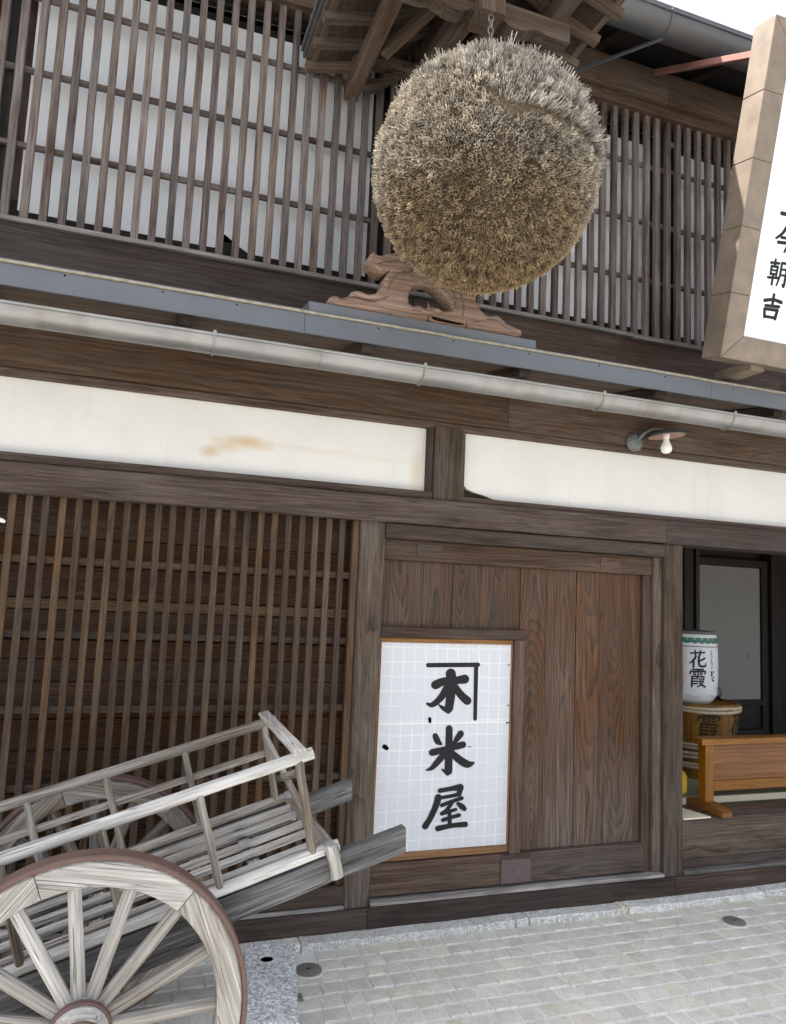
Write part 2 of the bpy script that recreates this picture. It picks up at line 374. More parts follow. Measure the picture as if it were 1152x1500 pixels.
def lathe_mesh(prof, n=32, axis='Z'):
    vs_, fs = [], []
    for (r, z) in prof:
        for k in range(n):
            a = 2*math.pi*k/n
            v = (r*math.cos(a), r*math.sin(a), z)
            if axis == 'Y': v = (v[0], v[2], v[1])
            vs_.append(v)
    for i in range(len(prof)-1):
        for k in range(n): fs.append((i*n+k, i*n+(k+1) % n, (i+1)*n+(k+1) % n, (i+1)*n+k))
    fs.append(tuple(range(n-1, -1, -1))); fs.append(tuple((len(prof)-1)*n+k for k in range(n)))
    me = bpy.data.meshes.new('lathe'); me.from_pydata(vs_, [], fs); me.update()
    bm = bmesh.new(); bm.from_mesh(me); bmesh.ops.remove_doubles(bm, verts=bm.verts, dist=1e-5)
    bmesh.ops.recalc_face_normals(bm, faces=bm.faces); bm.to_mesh(me); bm.free()
    smooth(me); return me
def slab_mesh(poly, t, axis=(0, 1, 0)):
    """closed outline (3D points) extruded by t along axis"""
    bm = bmesh.new(); ax = Vector(axis)*t
    a = [bm.verts.new(p) for p in poly]; b = [bm.verts.new(Vector(p)+ax) for p in poly]
    bm.faces.new(a); bm.faces.new(list(reversed(b)))
    n = len(a)
    for i in range(n): bm.faces.new((a[i], b[i], b[(i+1) % n], a[(i+1) % n]))
    bmesh.ops.recalc_face_normals(bm, faces=bm.faces)
    me = bpy.data.meshes.new('slab'); bm.to_mesh(me); bm.free(); return me
def rod(name, p0, p1, r, mat, parent, n=10, seg=1, jit=0., tap=(1, 1)):
    m, L = frame(p0, p1); cnt[0] += 1
    path = [(-L/2+L*i/seg, 0, 0) for i in range(seg+1)]
    rad = [r*(tap[0]+(tap[1]-tap[0])*i/seg) for i in range(seg+1)]
    return link(name, tube_mesh(path, rad, n, True, False, cnt[0], jit), mat, parent, m)

# brush strokes: list of strokes, each a list of (x, y, width); y runs down
def catmull(pts, sub=6):
    if len(pts) < 3: sub = 4
    out = []; n = len(pts)
    for i in range(n-1):
        p0, p1, p2, p3 = pts[max(i-1, 0)], pts[i], pts[i+1], pts[min(i+2, n-1)]
        for k in range(sub):
            t = k/sub
            out.append(tuple(.5*((2*b)+(-a+c)*t+(2*a-5*b+4*c-d)*t*t+(-a+3*b-3*c+d)*t**3) for a, b, c, d in zip(p0, p1, p2, p3)))
    out.append(tuple(pts[-1])); return out
def stroke_mesh(strokes, fn, lift=.0004):
    """fn(x, y, k) -> 3D point; every stroke lies a hair above the one before"""
    vs_, fs = [], []
    for si, st in enumerate(strokes):
        q = catmull([tuple(map(float, s)) for s in st]); L, Rr = [], []
        for i, (x, y, w) in enumerate(q):
            a, b = q[max(i-1, 0)], q[min(i+1, len(q)-1)]
            dx, dy = b[0]-a[0], b[1]-a[1]; l = math.hypot(dx, dy) or 1
            nx, ny = -dy/l, dx/l
            L.append((x+nx*w/2, y+ny*w/2)); Rr.append((x-nx*w/2, y-ny*w/2))
        def cap(i, j):
            (x, y, w), (x2, y2, _) = q[i], q[j]; l = math.hypot(x-x2, y-y2) or 1; d = ((x-x2)/l, (y-y2)/l)
            a0 = math.atan2(d[1], d[0])
            return [(x+math.cos(a0+t)*w/2, y+math.sin(a0+t)*w/2) for t in (-1.05, -.55, 0, .55, 1.05)]
        c0 = cap(0, 1); c1 = cap(-1, -2)
        n0 = len(vs_); m = len(q)
        for p in L+Rr: vs_.append(fn(p[0], p[1], si*lift))
        for i in range(m-1): fs.append((n0+i, n0+i+1, n0+m+i+1, n0+m+i))
        for c, i0, i1 in ((c0, 0, m), (c1, m-1, 2*m-1)):
            k0 = len(vs_)
            for p in c: vs_.append(fn(p[0], p[1], si*lift))
            ctr = len(vs_); e = q[0] if i0 == 0 else q[-1]; vs_.append(fn(e[0], e[1], si*lift))
            for i in range(4): fs.append((ctr, k0+i, k0+i+1))
            pe = [vs_[n0+i0], vs_[n0+i1]]
            # join the cap's ends to the ribbon's corners
            d0 = (Vector(vs_[k0])-Vector(pe[0])).length < (Vector(vs_[k0])-Vector(pe[1])).length
            fs.append((ctr, n0+(i0 if d0 else i1), k0)); fs.append((ctr, k0+4, n0+(i1 if d0 else i0)))
    me = bpy.data.meshes.new('strokes'); me.from_pydata(vs_, [], fs); me.update(); return me

# ================================================================== the street
gnd = bpy.data.meshes.new('ground')
gnd.from_pydata([(-600, -600, GZ-.03), (600, -600, GZ-.03), (600, 600, GZ-.03), (-600, 600, GZ-.03)], [], [(0, 1, 2, 3)])
tag(link('ground', gnd, 'street'), kind='structure')
bed = slab_mesh([(-2.6, -3.9, GZ-.0040), (6.5, -3.9, GZ-.0040), (6.5, -.01, GZ-.0040), (-2.6, -.01, GZ-.0040)], -.02, (0, 0, 1))
paving = tag(link('paving', bed, 'mortar'), kind='structure')

BLOCK = [(.850, -.105), (.728, -.735), (.515, -.695), (.635, -.065)]
def in_poly(x, y, P):
    c = False
    for i in range(len(P)):
        (x1, y1), (x2, y2) = P[i], P[i-1]
        if (y1 > y) != (y2 > y) and x < (x2-x1)*(y-y1)/(y2-y1)+x1: c = not c
    return c
def visible_size(p):
    v = Vector(p)-CAM; d = v.dot(CF)
    if d < .1: return 0
    x, y = 576+1093*v.dot(CR)/d, 750-1093*v.dot(CU)/d
    if not (-20 < x < 1172 and 1290 < y < 1520): return 0
    if x < 365 and y < 1500: return .001
    return 1/d
def sett_geo(w, l, h, seed):
    r = random.Random(seed); c = .005
    j = lambda k: r.uniform(-k, k)
    b = [(-w/2+j(.003), -l/2+j(.003)), (w/2+j(.003), -l/2+j(.003)), (w/2+j(.003), l/2+j(.003)), (-w/2+j(.003), l/2+j(.003))]
    V = [(x, y, -h) for x, y in b] + [(x, y, -c*1.2) for x, y in b] + [(x*(1-2*c/w), y*(1-2*c/l), j(.0022)) for x, y in b] + [(j(.01), j(.01), .0025+j(.001))]
    Fc = []
    for k in (0, 4):
        for i in range(4): Fc.append((k+i, k+(i+1) % 4, k+4+(i+1) % 4, k+4+i))
    for i in range(4): Fc.append((8+i, 8+(i+1) % 4, 12))
    return V, Fc
setts = []
y = -.098; row = 0
while y > -3.6:
    pl = .097 + rnd.uniform(-.004, .004)
    x = -2.4 - rnd.uniform(0, .1); offs = (row//2 % 2)*.05
    x += offs
    while x < 6.3:
        w = rnd.choice((.088, .095, .100, .104, .112)); 
        cx, cy = x+w/2, y-pl/2
        if not in_poly(cx, cy, [(a*1.0+(.04 if i_ < 2 else -.04), b) for i_, (a, b) in enumerate(BLOCK)]): setts.append((cx, cy, w-.0032, pl-.0075))
        x += w
    y -= pl; row += 1
setts.sort(key=lambda s: -visible_size((s[0], s[1], GZ)))
protos = {}
for i, (cx, cy, w, l) in enumerate(setts[:300]):
    key = (round(w, 3), round(l/.004), i % 4)
    if key not in protos:
        V, Fc = sett_geo(w, l, .03, len(protos)+50); me = bpy.data.meshes.new('sett'); me.from_pydata(V, [], Fc); me.update()
        protos[key] = me
    link('sett', protos[key], 'sett', paving, Matrix.Translation((cx, cy, GZ+rnd.uniform(-.0018, .0018))) @ Matrix.Rotation(rnd.uniform(-.012, .012), 4, 'Z') @ Matrix.Rotation(rnd.uniform(-.012, .012), 4, 'X'))
V, Fc = [], []
for i, (cx, cy, w, l) in enumerate(setts[300:]):
    v, f = sett_geo(w, l, .03, i); n0 = len(V)
    V += [(a+cx, b+cy, c+GZ+rnd.uniform(-.001, .001)) for a, b, c in v]; Fc += [tuple(k+n0 for k in q) for q in f]
me = bpy.data.meshes.new('setts'); me.from_pydata(V, [], Fc); me.update()
tag(link('setts', me, 'sett', paving), kind='stuff')

kerb = tag(link('kerb', slab_mesh([(-5.1, -.088, GZ-.02), (6.5, -.088, GZ-.02), (6.5, .3, GZ-.02), (-5.1, .3, GZ-.02)], .045, (0, 0, 1)), 'mortar'), kind='structure')
kx = [-5.0, -4.1, -2.9, -1.4, -.3, .88, 1.98, 2.06, 2.62, 2.66, 3.6, 4.5, 5.6, 6.4]
for a, b in zip(kx[:-1], kx[1:]):
    box('kerb_stone', a+.004, b-.004, -.100+rnd.uniform(-.006, .004), -.005, GZ-.02, -.047+rnd.uniform(-.003, .002), 'kerb', kerb, .008, 0, max(2, int((b-a)/.12)), .003)

# granite block with a round socket
def granite_block():
    t = thing('granite_block', (.57, -.38, GZ), 'speckled grey granite block with a round socket hole beside the cart wheel', 'stone block')
    bm = bmesh.new(); zt = -.032; hc = Vector((.700, -.222)); hr = .033
    P = [Vector(p) for p in BLOCK]
    n = 24; ring = [bm.verts.new((hc.x+hr*math.cos(2*math.pi*k/n), hc.y+hr*math.sin(2*math.pi*k/n), zt)) for k in range(n)]
    deep = [bm.verts.new((v.co.x, v.co.y, zt-.05)) for v in ring]
    out = []
    for k in range(n):
        d = Vector((math.cos(2*math.pi*k/n), math.sin(2*math.pi*k/n))); best = None
        for i in range(4):
            a, b = P[i], P[(i+1) % 4]; e = b-a; den = d.x*e.y-d.y*e.x
            if abs(den) < 1e-9: continue
            q = a-hc; tt = (q.x*e.y-q.y*e.x)/den; s_ = (q.x*d.y-q.y*d.x)/den
            if tt > 0 and -1e-6 <= s_ <= 1+1e-6 and (best is None or tt < best): best = tt
        out.append((k/n*2*math.pi, hc+d*best))
    for p in P: out.append((math.atan2(p.y-hc.y, p.x-hc.x) % (2*math.pi), p))
    out.sort(key=lambda q: q[0])
    def inset(p, k):
        c = sum(P, Vector((0, 0)))/4; return c+(p-c)*k
    o1 = [bm.verts.new((*inset(p, .975), zt)) for _, p in out]
    o2 = [bm.verts.new((*inset(p, 1+rnd.uniform(-.006, .004)), zt-.012)) for _, p in out]
    o3 = [bm.verts.new((p.x, p.y, GZ-.02)) for _, p in out]
    bmesh.ops.bridge_loops  # (faces are made by hand below)
    N = len(o1)
    def near(k):
        return int(round(out[k][0]/(2*math.pi)*n)) % n
    for k in range(N):
        k2 = (k+1) % N; a, b = near(k), near(k2)
        if a == b: bm.faces.new((o1[k], o1[k2], ring[a]))
        else: bm.faces.new((o1[k], o1[k2], ring[b], ring[a]))
        bm.faces.new((o1[k], o2[k], o2[k2], o1[k2])); bm.faces.new((o2[k], o3[k], o3[k2], o2[k2]))
    for k in range(n): bm.faces.new((ring[k], ring[(k+1) % n], deep[(k+1) % n], deep[k]))
    bm.faces.new(list(reversed(deep)))
    bmesh.ops.recalc_face_normals(bm, faces=bm.faces)
    me = bpy.data.meshes.new('block'); bm.to_mesh(me); bm.free()
    link('block', me, 'granite', t)
    lt = lathe_mesh([(.0325, -.004), (.0325, .0006), (.030, .0012), (.028, -.004)], 28)
    link('socket_rim', lt, 'granite', t, Matrix.Translation((.700, -.222, -.032)))
    box('iron_tab', .775, .80, -.50, -.46, GZ-.01, GZ+.012, 'discm', t, .003)
granite_block()
for (x, y_, lab) in ((.874, -.276, 'round grey metal nozzle cover set in the paving beside the granite block'), (3.150, -.33, 'round grey metal nozzle cover set in the paving below the open shopfront')):
    t = thing('nozzle_cover', (x, y_, GZ), lab, 'metal cover', 'snow-melting nozzle covers in the paving')
    link('cover_plate', lathe_mesh([(.058, -.01), (.058, .006), (.055, .0085), (.001, .0095)], 40), 'discm', t, Matrix.Translation((x, y_, GZ+.003)))
    link('collar', lathe_mesh([(.066, -.01), (.066, .003), (.0585, .003)], 40), 'mortar', t, Matrix.Translation((x, y_, GZ+.002)))
    box('slot', x-.009, x+.009, y_-.003, y_+.003, GZ+.0100, GZ+.0135, 'black', t, .0005)

# ================================================================== the shop building
B = thing('shop_building', (1.5, .2, GZ), 'two storey dark timber sake shop with lattice windows and white plaster band', 'building')
XL, XR = -5.0, 7.7  # left end extended out of view so the roof keeps sun off the cart
# ---- sill and threshold
sill = part('sill', B)
for a, b in ((XL, 1.215), (1.218, 3.03), (3.033, XR)):
    box('sill_beam', a, b, -.022, .16, -.05, .047, 'sill', sill, .004, 0, 10, .0012)
box('threshold', 1.235, 2.965, -.012, .10, .0485, .068, 'sillgrey', B, .003, 0)
box('threshold', XL, 1.10, -.012, .055, .0485, .066, 'sillgrey', B, .003, 0)
box('threshold', 3.105, XR, -.012, .055, .0485, .066, 'sillgrey', B, .003, 0)
# ---- posts
box('post', 1.100, 1.230, 0, .13, .049, 1.925, 'post', B, .006, 2, 14, .0012)
box('post', 2.968, 3.100, -.004, .13, .049, 1.925, 'post', B, .006, 2, 14, .0015)
box('post', -4.98, -4.85, 0, .13, .049, 1.925, 'post', B, .006, 2, 8, .0012)
box('post', -1.88, -1.75, 0, .13, .049, 1.925, 'post', B, .006, 2, 8, .0012)
box('post', 7.57, 7.7, 0, .13, .049, 1.925, 'post', B, .006, 2, 8, .0012)
# ---- lintel, band and eave beam
box('lintel_beam', XL, 2.95, -.035, .15, 1.922, 2.058, 'beam', B, .007, 0, 24, .0016)
box('lintel_beam', 2.953, XR, -.035, .15, 1.922, 2.060, 'beam', B, .007, 0, 12, .0016)
box('band_trim', XL, 1.478, -.004, .12, 2.062, 2.100, 'doorframe', B, .003, 0)
box('band_trim', 1.642, XR, -.004, .12, 2.062, 2.088, 'doorframe', B, .003, 0)
box('band_post', 1.480, 1.640, -.012, .13, 2.062, 2.45, 'post', B, .004, 2, 6, .001)
box('band_trim', 1.450, 1.478, .004, .10, 2.102, 2.44, 'doorframe', B, .003, 2)
box('band_trim', 1.642, 1.664, .004, .10, 2.090, 2.44, 'doorframe', B, .003, 2)
box('band_backing', XL, XR, .085, .13, 2.06, 2.46, 'board_low', B, .002, 0)
link('plaster_panel', slab_mesh([(XL, .045, 2.096), (1.449, .045, 2.103), (1.449, .045, 2.46), (XL, .045, 2.46)], .035), 'plaster', B)
pl = [(1.666, 2.46), (1.666, 2.33), (1.664, 2.22), (1.672, 2.165), (1.700, 2.138), (1.745, 2.124), (1.80, 2.113), (1.86, 2.096), (1.90, 2.086), (XR, 2.083), (XR, 2.46)]
link('plaster_panel', slab_mesh([(x, .045, z) for x, z in pl], .035), 'plaster', B)
box('eave_trim', XL, XR, .004, .12, 2.443, 2.478, 'eave', B, .003, 0)
box('eave_beam', XL, 1.9, -.030, .14, 2.479, 2.72, 'eave', B, .006, 0, 20, .001)
box('eave_beam', 1.903, XR, -.030, .14, 2.479, 2.72, 'eave', B, .006, 0, 20, .001)
# ---- lower eave: soffit, rafters, fascia, drip edge, metal sheet
EY = -.50
def sheet(name, pts, t, mat, parent): return link(name, slab_mesh(pts, t, (0, 0, 1)), mat, parent)
eave = part('lower_eave', B)
sheet('soffit_board', [(XL, EY+.012, 2.690), (XR, EY+.012, 2.690), (XR, .02, 2.765), (XL, .02, 2.765)], .02, 'hood', eave)
for i in range(15):
    x = XL+.35+i*.8
    beam('rafter', (x, EY+.03, 2.660), (x, .0, 2.732), .06, .055, 'hood_dark', eave)
for a, b in ((XL, .642), (.644, 2.85), (2.852, XR)):
    box('fascia_sheet', a, b, EY-.004, EY+.010, 2.664, 2.752, 'fascia', eave, .001, 0)
rr = random.Random(3)
box('drip_edge', XL, XR, EY-.014, EY+.06, 2.753, 2.764, 'drip', eave, .002, 0, 120, .0012)
sheet('roof_sheet', [(XL, EY+.0, 2.766), (XR, EY+.0, 2.766), (XR, .0, 2.862), (XL, .0, 2.862)], .006, 'roofm', eave)
for x in (-.62, -.32, .05, .35, .98, 1.35, 1.75, 2.15, 2.55, 3.0, 3.4):
    link('nail', lathe_mesh([(.004, -.002), (.004, .0006), (.001, .0016)], 8), 'black', eave, Matrix.Translation((x, EY-.0045, 2.74)) @ Matrix.Rotation(R(90), 4, 'X'))
# ---- lower gutter: half round trough with joints and hangers
def gutter(name, x0, x1, yc, zc, r, mat, clips, joints):
    g = part(name, B)
    bm = bmesh.new(); n = 18; nx = 40; rows = []
    rg = random.Random(5)
    for j in range(nx+1):
        x = x0+(x1-x0)*j/nx; dy, dz = rg.uniform(-.0012, .0012), rg.uniform(-.0012, .0012)
        pr = [(yc-r-.004, zc+.004), (yc-r-.006, zc+.001)] + [(yc+r*math.cos(math.pi+math.pi*k/n), zc+r*math.sin(math.pi+math.pi*k/n)) for k in range(n+1)]
        pr += [(yc+(r-.003)*math.cos(math.pi-math.pi*k/n+math.pi), zc+(r-.003)*math.sin(-math.pi*k/n)) for k in range(n+1)]
        rows.append([bm.verts.new((x, a+dy, b+dz)) for a, b in pr])
    m = len(rows[0])
    for j in range(nx):
        for k in range(m): bm.faces.new((rows[j][k], rows[j][(k+1) % m], rows[j+1][(k+1) % m], rows[j+1][k]))
    bm.faces.new(rows[0]); bm.faces.new(list(reversed(rows[-1])))
    bmesh.ops.recalc_face_normals(bm, faces=bm.faces)
    me = bpy.data.meshes.new('trough'); bm.to_mesh(me); bm.free(); smooth(me, 60)
    link('trough', me, mat, g)
    link('rolled_rim', tube_mesh([(x0+(x1-x0)*i/20, yc-r-.003, zc+.003) for i in range(21)], .0065, 8), mat, g)
    for x in clips:
        path = [(x, yc+(r+.003)*math.cos(math.pi+math.pi*k/14), zc+(r+.003)*math.sin(math.pi+math.pi*k/14)) for k in range(15)]
        link('hanger', tube_mesh([(x, yc-r-.006, zc+.014)]+path, .0042, 6), mat, g)
        link('hanger_bolt', lathe_mesh([(.008, -.006), (.008, .004), (.004, .008)], 10), mat, g, Matrix.Translation((x, yc-r-.002, zc+.012)))
    for x in joints:
        path = [(x, yc+(r+.001)*math.cos(math.pi+math.pi*k/14), zc+(r+.001)*math.sin(math.pi+math.pi*k/14)) for k in range(15)]
        link('joint_seam', tube_mesh(path, .0022, 6), mat, g)
gutter('lower_gutter', XL, XR, -.515, 2.570, .062, 'gutter', (.262, 1.185, 2.13, 2.94), (.71, 2.02))

# ---- upper storey: beam, lattice, paper windows
box('upper_beam', XL, 1.32, -.020, .12, 2.84, 3.128, 'sill', B, .004, 0, 12, .001)
box('upper_beam', 1.322, XR, -.022, .12, 2.84, 3.128, 'doorframe', B, .004, 0, 12, .001)
box('lattice_sill', XL, 2.72, -.045, .10, 3.130, 3.153, 'sillgrey', B, .004, 0, 30, .0015)
box('lattice_sill', 2.70, XR, -.052, .10, 3.118, 3.146, 'sillgrey', B, .004, 0, 12, .002)
ul = part('upper_lattice', B)
bar_me = [prism_mesh(1.44, .0345, .030, .002, 12, .0009, 900+k) for k in range(5)]
x = 1.09-.0788*36; k = 0
while x < XR-.1:
    mw = frame((x, .006, 3.150), (x+rnd.uniform(-.002, .002), .006, 4.590), (0, -1, 0))[0]
    link('lattice_bar', bar_me[k % 5], 'lat_up', ul, mw); x += .0788; k += 1
for zc in (3.528, 3.898, 4.270):
    box('lattice_rail', XL, 1.10, .024, .044, zc-.0135, zc+.0135, 'lat_up', ul, .002, 0)
    box('lattice_rail', 1.17, XR, .024, .044, zc-.0135, zc+.0135, 'lat_up', ul, .002, 0)
box('window_post', 1.118, 1.205, .05, .16, 3.155, 4.62, 'interior', B, .004, 2)
box('window_post', -.735, -.66, .05, .16, 3.155, 4.62, 'interior', B, .004, 2)
box('window_post', 2.958, 3.03, .05, .16, 3.155, 4.62, 'interior', B, .004, 2)
def window(name, x0, x1, notch=None):
    w_ = part(name, B)
    box('window_frame', x0, x1, .100, .140, 3.205, 3.290, 'interior', w_, .003, 0)
    box('window_frame', x0, x1, .100, .140, 4.455, 4.535, 'interior', w_, .003, 0)
    box('window_frame', x0, x0+.045, .100, .140, 3.291, 4.454, 'doorframe', w_, .003, 2)
    box('window_frame', x1-.035, x1, .100, .140, 3.291, 4.454, 'doorframe', w_, .003, 2)
    a, b, yy = x0+.046, x1-.036, .0985
    if notch:
        pts = [(a, yy, 3.245), (notch-.05, yy, 3.246), (notch-.01, yy-.003, 3.255), (notch+.0, yy-.006, 3.325), (notch+.02, yy-.005, 3.312), (notch+.06, yy-.002, 3.285), (notch+.13, yy, 3.248), (b, yy, 3.245), (b, yy, 4.46), (a, yy, 4.46)]
    else: pts = [(a, yy, 3.245), (b, yy, 3.245), (b, yy, 4.46), (a, yy, 4.46)]
    link('paper_sheet', slab_mesh(pts, .0015), 'paper_up', w_)
window('paper_window', -.655, 1.116, .33)
window('paper_window', 1.207, 2.955)
window('paper_window', 3.115, 4.9)
window('paper_window', -1.75, -.74)
box('window_head', XL, XR, .06, .16, 4.536, 4.56, 'interior', B, .003, 0)
box('head_wall', XL, XR, .10, .16, 4.50, 4.70, 'tanwall', B, .003, 0)
box('attic_back', XL, XR, .24, .27, 2.8, 5.0, 'interior', B, .003, 0)
# ---- wall plate under the upper eave
box('plate_trim', XL, 2.46, -.045, .10, 4.575, 4.640, 'doorframe', B, .004, 0)
box('plate_trim', 2.463, XR, -.045, .10, 4.578, 4.640, 'doorframe', B, .004, 0)
for a, b in ((XL, .9), (.903, 2.93), (2.933, XR)):
    box('plate_beam', a, b, -.075, .14, 4.642, 4.845, 'hood', B, .005, 0, 8, .001)
# ---- upper eave
ue = part('upper_eave', B)
sheet('soffit_board', [(XL, -.43, 4.815), (XR, -.43, 4.815), (XR, .6, 5.16), (XL, .6, 5.16)], .03, 'interior', ue)
for i in range(17):
    x = XL+.2+i*.72
    if .6 < x < 1.98: continue
    beam('rafter', (x, -.40, 4.78), (x, .2, 4.975), .07, .08, 'interior', ue)
sheet('roof_sheet', [(XL, -.47, 4.838), (XR, -.47, 4.838), (XR, 3.2, 6.10), (XL, 3.2, 6.10)], .05, 'gutter_dk', ue)
box('eave_fascia', XL, .70, -.462, -.432, 4.78, 4.838, 'hood_dark', ue, .003, 0)
box('eave_fascia', 1.90, XR, -.462, -.432, 4.78, 4.838, 'hood_dark', ue, .003, 0)
gutter('upper_gutter', 1.93, XR, -.495, 4.735, .088, 'gutter_dk', (2.53, 3.6), ())
beam('gutter_stay', (2.53, -.50, 4.640), (2.20, -.08, 4.62), .012, .022, 'gutter_dk', B)
# ---- side and back walls that close the building off
box('side_wall', XL-.1, XL-.002, -.01, 3.4, -.05, 4.9, 'doorframe', B, .004, 2)
box('side_wall', XR+.002, XR+.1, -.01, 3.4, -.05, 4.9, 'doorframe', B, .004, 2)
box('back_wall', XL, XR, 3.3, 3.4, -.05, 6.0, 'doorframe', B, .004, 0)
box('upper_floor', XL, XR, .28, 3.3, 2.5, 2.62, 'interior', B, .004, 0)

# ---- lower left: close lattice before a boarded wall
ll = part('lower_lattice', B)
lb = [prism_mesh(1.862, .0295, .026, .0018, 8, .0006, 700+k) for k in range(5)]
x = 1.008-.0684*40; k = 0
while x < 1.03:
    mw = frame((x, .036, .062), (x+rnd.uniform(-.003, .003), .036, 1.924), (0, -1, 0))[0]
    link('lattice_bar', lb[k % 5], 'lat_low', ll, mw); x += .0684; k += 1
for zc in (1.640, 1.312, .985, .655, .33):
    box('lattice_rail', XL, 1.062, .052, .070, zc-.016, zc+.016, 'lat_low', ll, .002, 0)
box('lattice_stile', 1.064, 1.098, .02, .075, .067, 1.921, 'lat_low', ll, .003, 2)
bw = part('boarded_wall', B)
zz = [.05, .26, .44, .62, .80, .935, .985, 1.10, 1.20, 1.285, 1.42, 1.47, 1.62, 1.75, 1.93]
for i, (a, b) in enumerate(zip(zz[:-1], zz[1:])):
    mt = 'board_lite' if abs(a-1.42) < .01 else ('board_red' if abs(a-.935) < .01 else ('board_low' if a < 1.28 else 'interior'))
    yo = .120 if a < 1.28 else .150
    if mt == 'board_lite': yo = .125
    box('wall_board', XL, 1.10, yo+rnd.uniform(-.003, .003), .18, a+.0015, b-.0015, mt if mt != 'interior' else 'board_low', bw, .003, 0)
# the ledge between lattice and wall foot
box('foot_board', XL, 1.098, -.004, .03, .072, .155, 'sill', B, .003, 0)

# ---- great sliding door with wicket
D = part('sliding_door', B)
box('door_head', 1.232, 2.966, -.006, .11, 1.842, 1.918, 'doorframe', B, .004, 0, 10, .0008)
box('top_rail', 1.234, 2.905, .034, .085, 1.733, 1.840, 'doorframe', D, .003, 0)
box('inlay', 1.42, 1.56, .030, .04, 1.765, 1.825, 'doorframe', D, .002, 0)
box('inlay', 2.55, 2.68, .030, .04, 1.765, 1.820, 'doorframe', D, .002, 0)
box('stile', 2.850, 2.906, .040, .088, .070, 1.731, 'doorframe', D, .003, 2)
box('jamb', 2.908, 2.966, .022, .10, .070, 1.840, 'post', B, .003, 2)
box('bottom_rail', 1.236, 1.952, .022, .088, .080, .232, 'doorframe', D, .004, 0, 6, .001)
box('bottom_rail', 2.125, 2.848, .022, .088, .080, .232, 'doorframe', D, .004, 0, 6, .001)
box('bottom_rail', 1.953, 2.124, .020, .088, .080, .232, 'doorframe', D, .004, 0)
box('iron_plate', 1.952, 2.126, .012, .0205, .086, .205, 'plate', D, .002, 0)
link('plate_nail', lathe_mesh([(.005, -.002), (.005, .001), (.001, .003)], 10), 'chain', D, Matrix.Translation((2.06, .0115, .14)) @ Matrix.Rotation(R(90), 4, 'X'))
px = [1.236, 1.47, 1.642, 1.802, 2.050, 2.215, 2.41, 2.565, 2.848]
for i, (a, b) in enumerate(zip(px[:-1], px[1:])):
    z0 = 1.36 if b < 2.06 else .233
    yo = .058+(.004 if i % 2 else 0)
    box('door_plank', a+.0008, b-.0008, yo, .085, z0, 1.732, 'plank', D, .0025, 2)
box('door_back', 1.236, 2.848, .088, .10, .08, 1.73, 'interior', D, .002, 2)
W = part('wicket_door', B)
box('outer_rail', 1.236, 2.066, .018, .0565, 1.338, 1.392, 'doorframe', W, .004, 0)
box('outer_stile', 2.004, 2.066, .019, .0565, .234, 1.337, 'doorframe', W, .004, 2)
box('paper_frame', 1.238, 2.002, .040, .058, 1.312, 1.336, 'cedar', W, .002, 0)
box('paper_frame', 1.238, 2.002, .040, .058, .236, .272, 'cedar', W, .002, 0)
box('paper_frame', 1.238, 1.252, .040, .058, .273, 1.311, 'cedar', W, .002, 2)
box('paper_frame', 1.996, 2.002, .040, .058, .273, 1.311, 'cedar', W, .001, 2)
PY = .0500
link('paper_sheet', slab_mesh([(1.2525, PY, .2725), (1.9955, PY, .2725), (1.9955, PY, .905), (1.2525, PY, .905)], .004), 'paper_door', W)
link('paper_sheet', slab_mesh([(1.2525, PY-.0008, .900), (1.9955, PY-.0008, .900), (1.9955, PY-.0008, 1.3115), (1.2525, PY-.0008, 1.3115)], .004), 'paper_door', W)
link('paper_seam', slab_mesh([(1.2530, PY-.0016, .899), (1.995, PY-.0016, .899), (1.995, PY-.0016, .906), (1.2530, PY-.0016, .906)], .0006), 'white', W)

# lettering on the wicket paper: zoom units -> door plane (x scale, z scale measured on the paper)
def wick(x, y, k):
    # paper corners in drawing units: top (92,88)-(922,120), bottom (35,1345..)-(905,1395)
    t = (y-100)/(1375-100)
    xl, xr = 92+(30-92)*t, 925+(905-925)*t
    s = (x-xl)/(xr-xl)
    yt, yb = 88+32*s, 1432-40*s
    return (1.2535+s*(1.9945-1.2535), PY-.0026-k, 1.311+(y-yt)/(yb-yt)*(.2735-1.311))
ki = [[(523, 300, 66), (526, 335, 64), (524, 430, 60), (512, 525, 56)], [(508, 540, 40), (470, 520, 26), (446, 500, 8)],
      [(425, 372, 58), (480, 350, 52), (560, 345, 50), (615, 338, 60)], [(505, 385, 54), (460, 455, 44), (405, 500, 34), (372, 492, 16)],
      [(545, 380, 46), (590, 440, 50), (632, 478, 56)]]
kome = [[(424, 700, 36), (440, 735, 40), (462, 752, 18)], [(590, 690, 44), (566, 722, 36), (545, 750, 22)], [(514, 655, 44), (513, 780, 48), (510, 925, 52)],
        [(505, 940, 30), (470, 915, 12)], [(405, 805, 46), (500, 785, 40), (605, 760, 44)], [(490, 810, 44), (435, 870, 40), (400, 905, 28), (368, 915, 10)],
        [(535, 815, 44), (590, 860, 50), (640, 885, 46), (680, 875, 12)]]
ya = [[(455, 1048, 30), (520, 1038, 30), (590, 1028, 42)], [(592, 1030, 42), (580, 1072, 36)], [(470, 1092, 22), (580, 1074, 26)],
      [(445, 1090, 46), (430, 1140, 42), (395, 1215, 38), (360, 1268, 40)],
      [(468, 1140, 26), (530, 1118, 24), (600, 1098, 26)], [(535, 1125, 26), (500, 1170, 26), (468, 1192, 26)], [(470, 1192, 24), (560, 1168, 22)], [(575, 1132, 24), (600, 1150, 38), (618, 1165, 30)],
      [(475, 1232, 26), (530, 1216, 24), (582, 1204, 26)], [(518, 1180, 26), (520, 1230, 28), (520, 1268, 28)], [(442, 1284, 36), (530, 1268, 30), (625, 1262, 36)]]
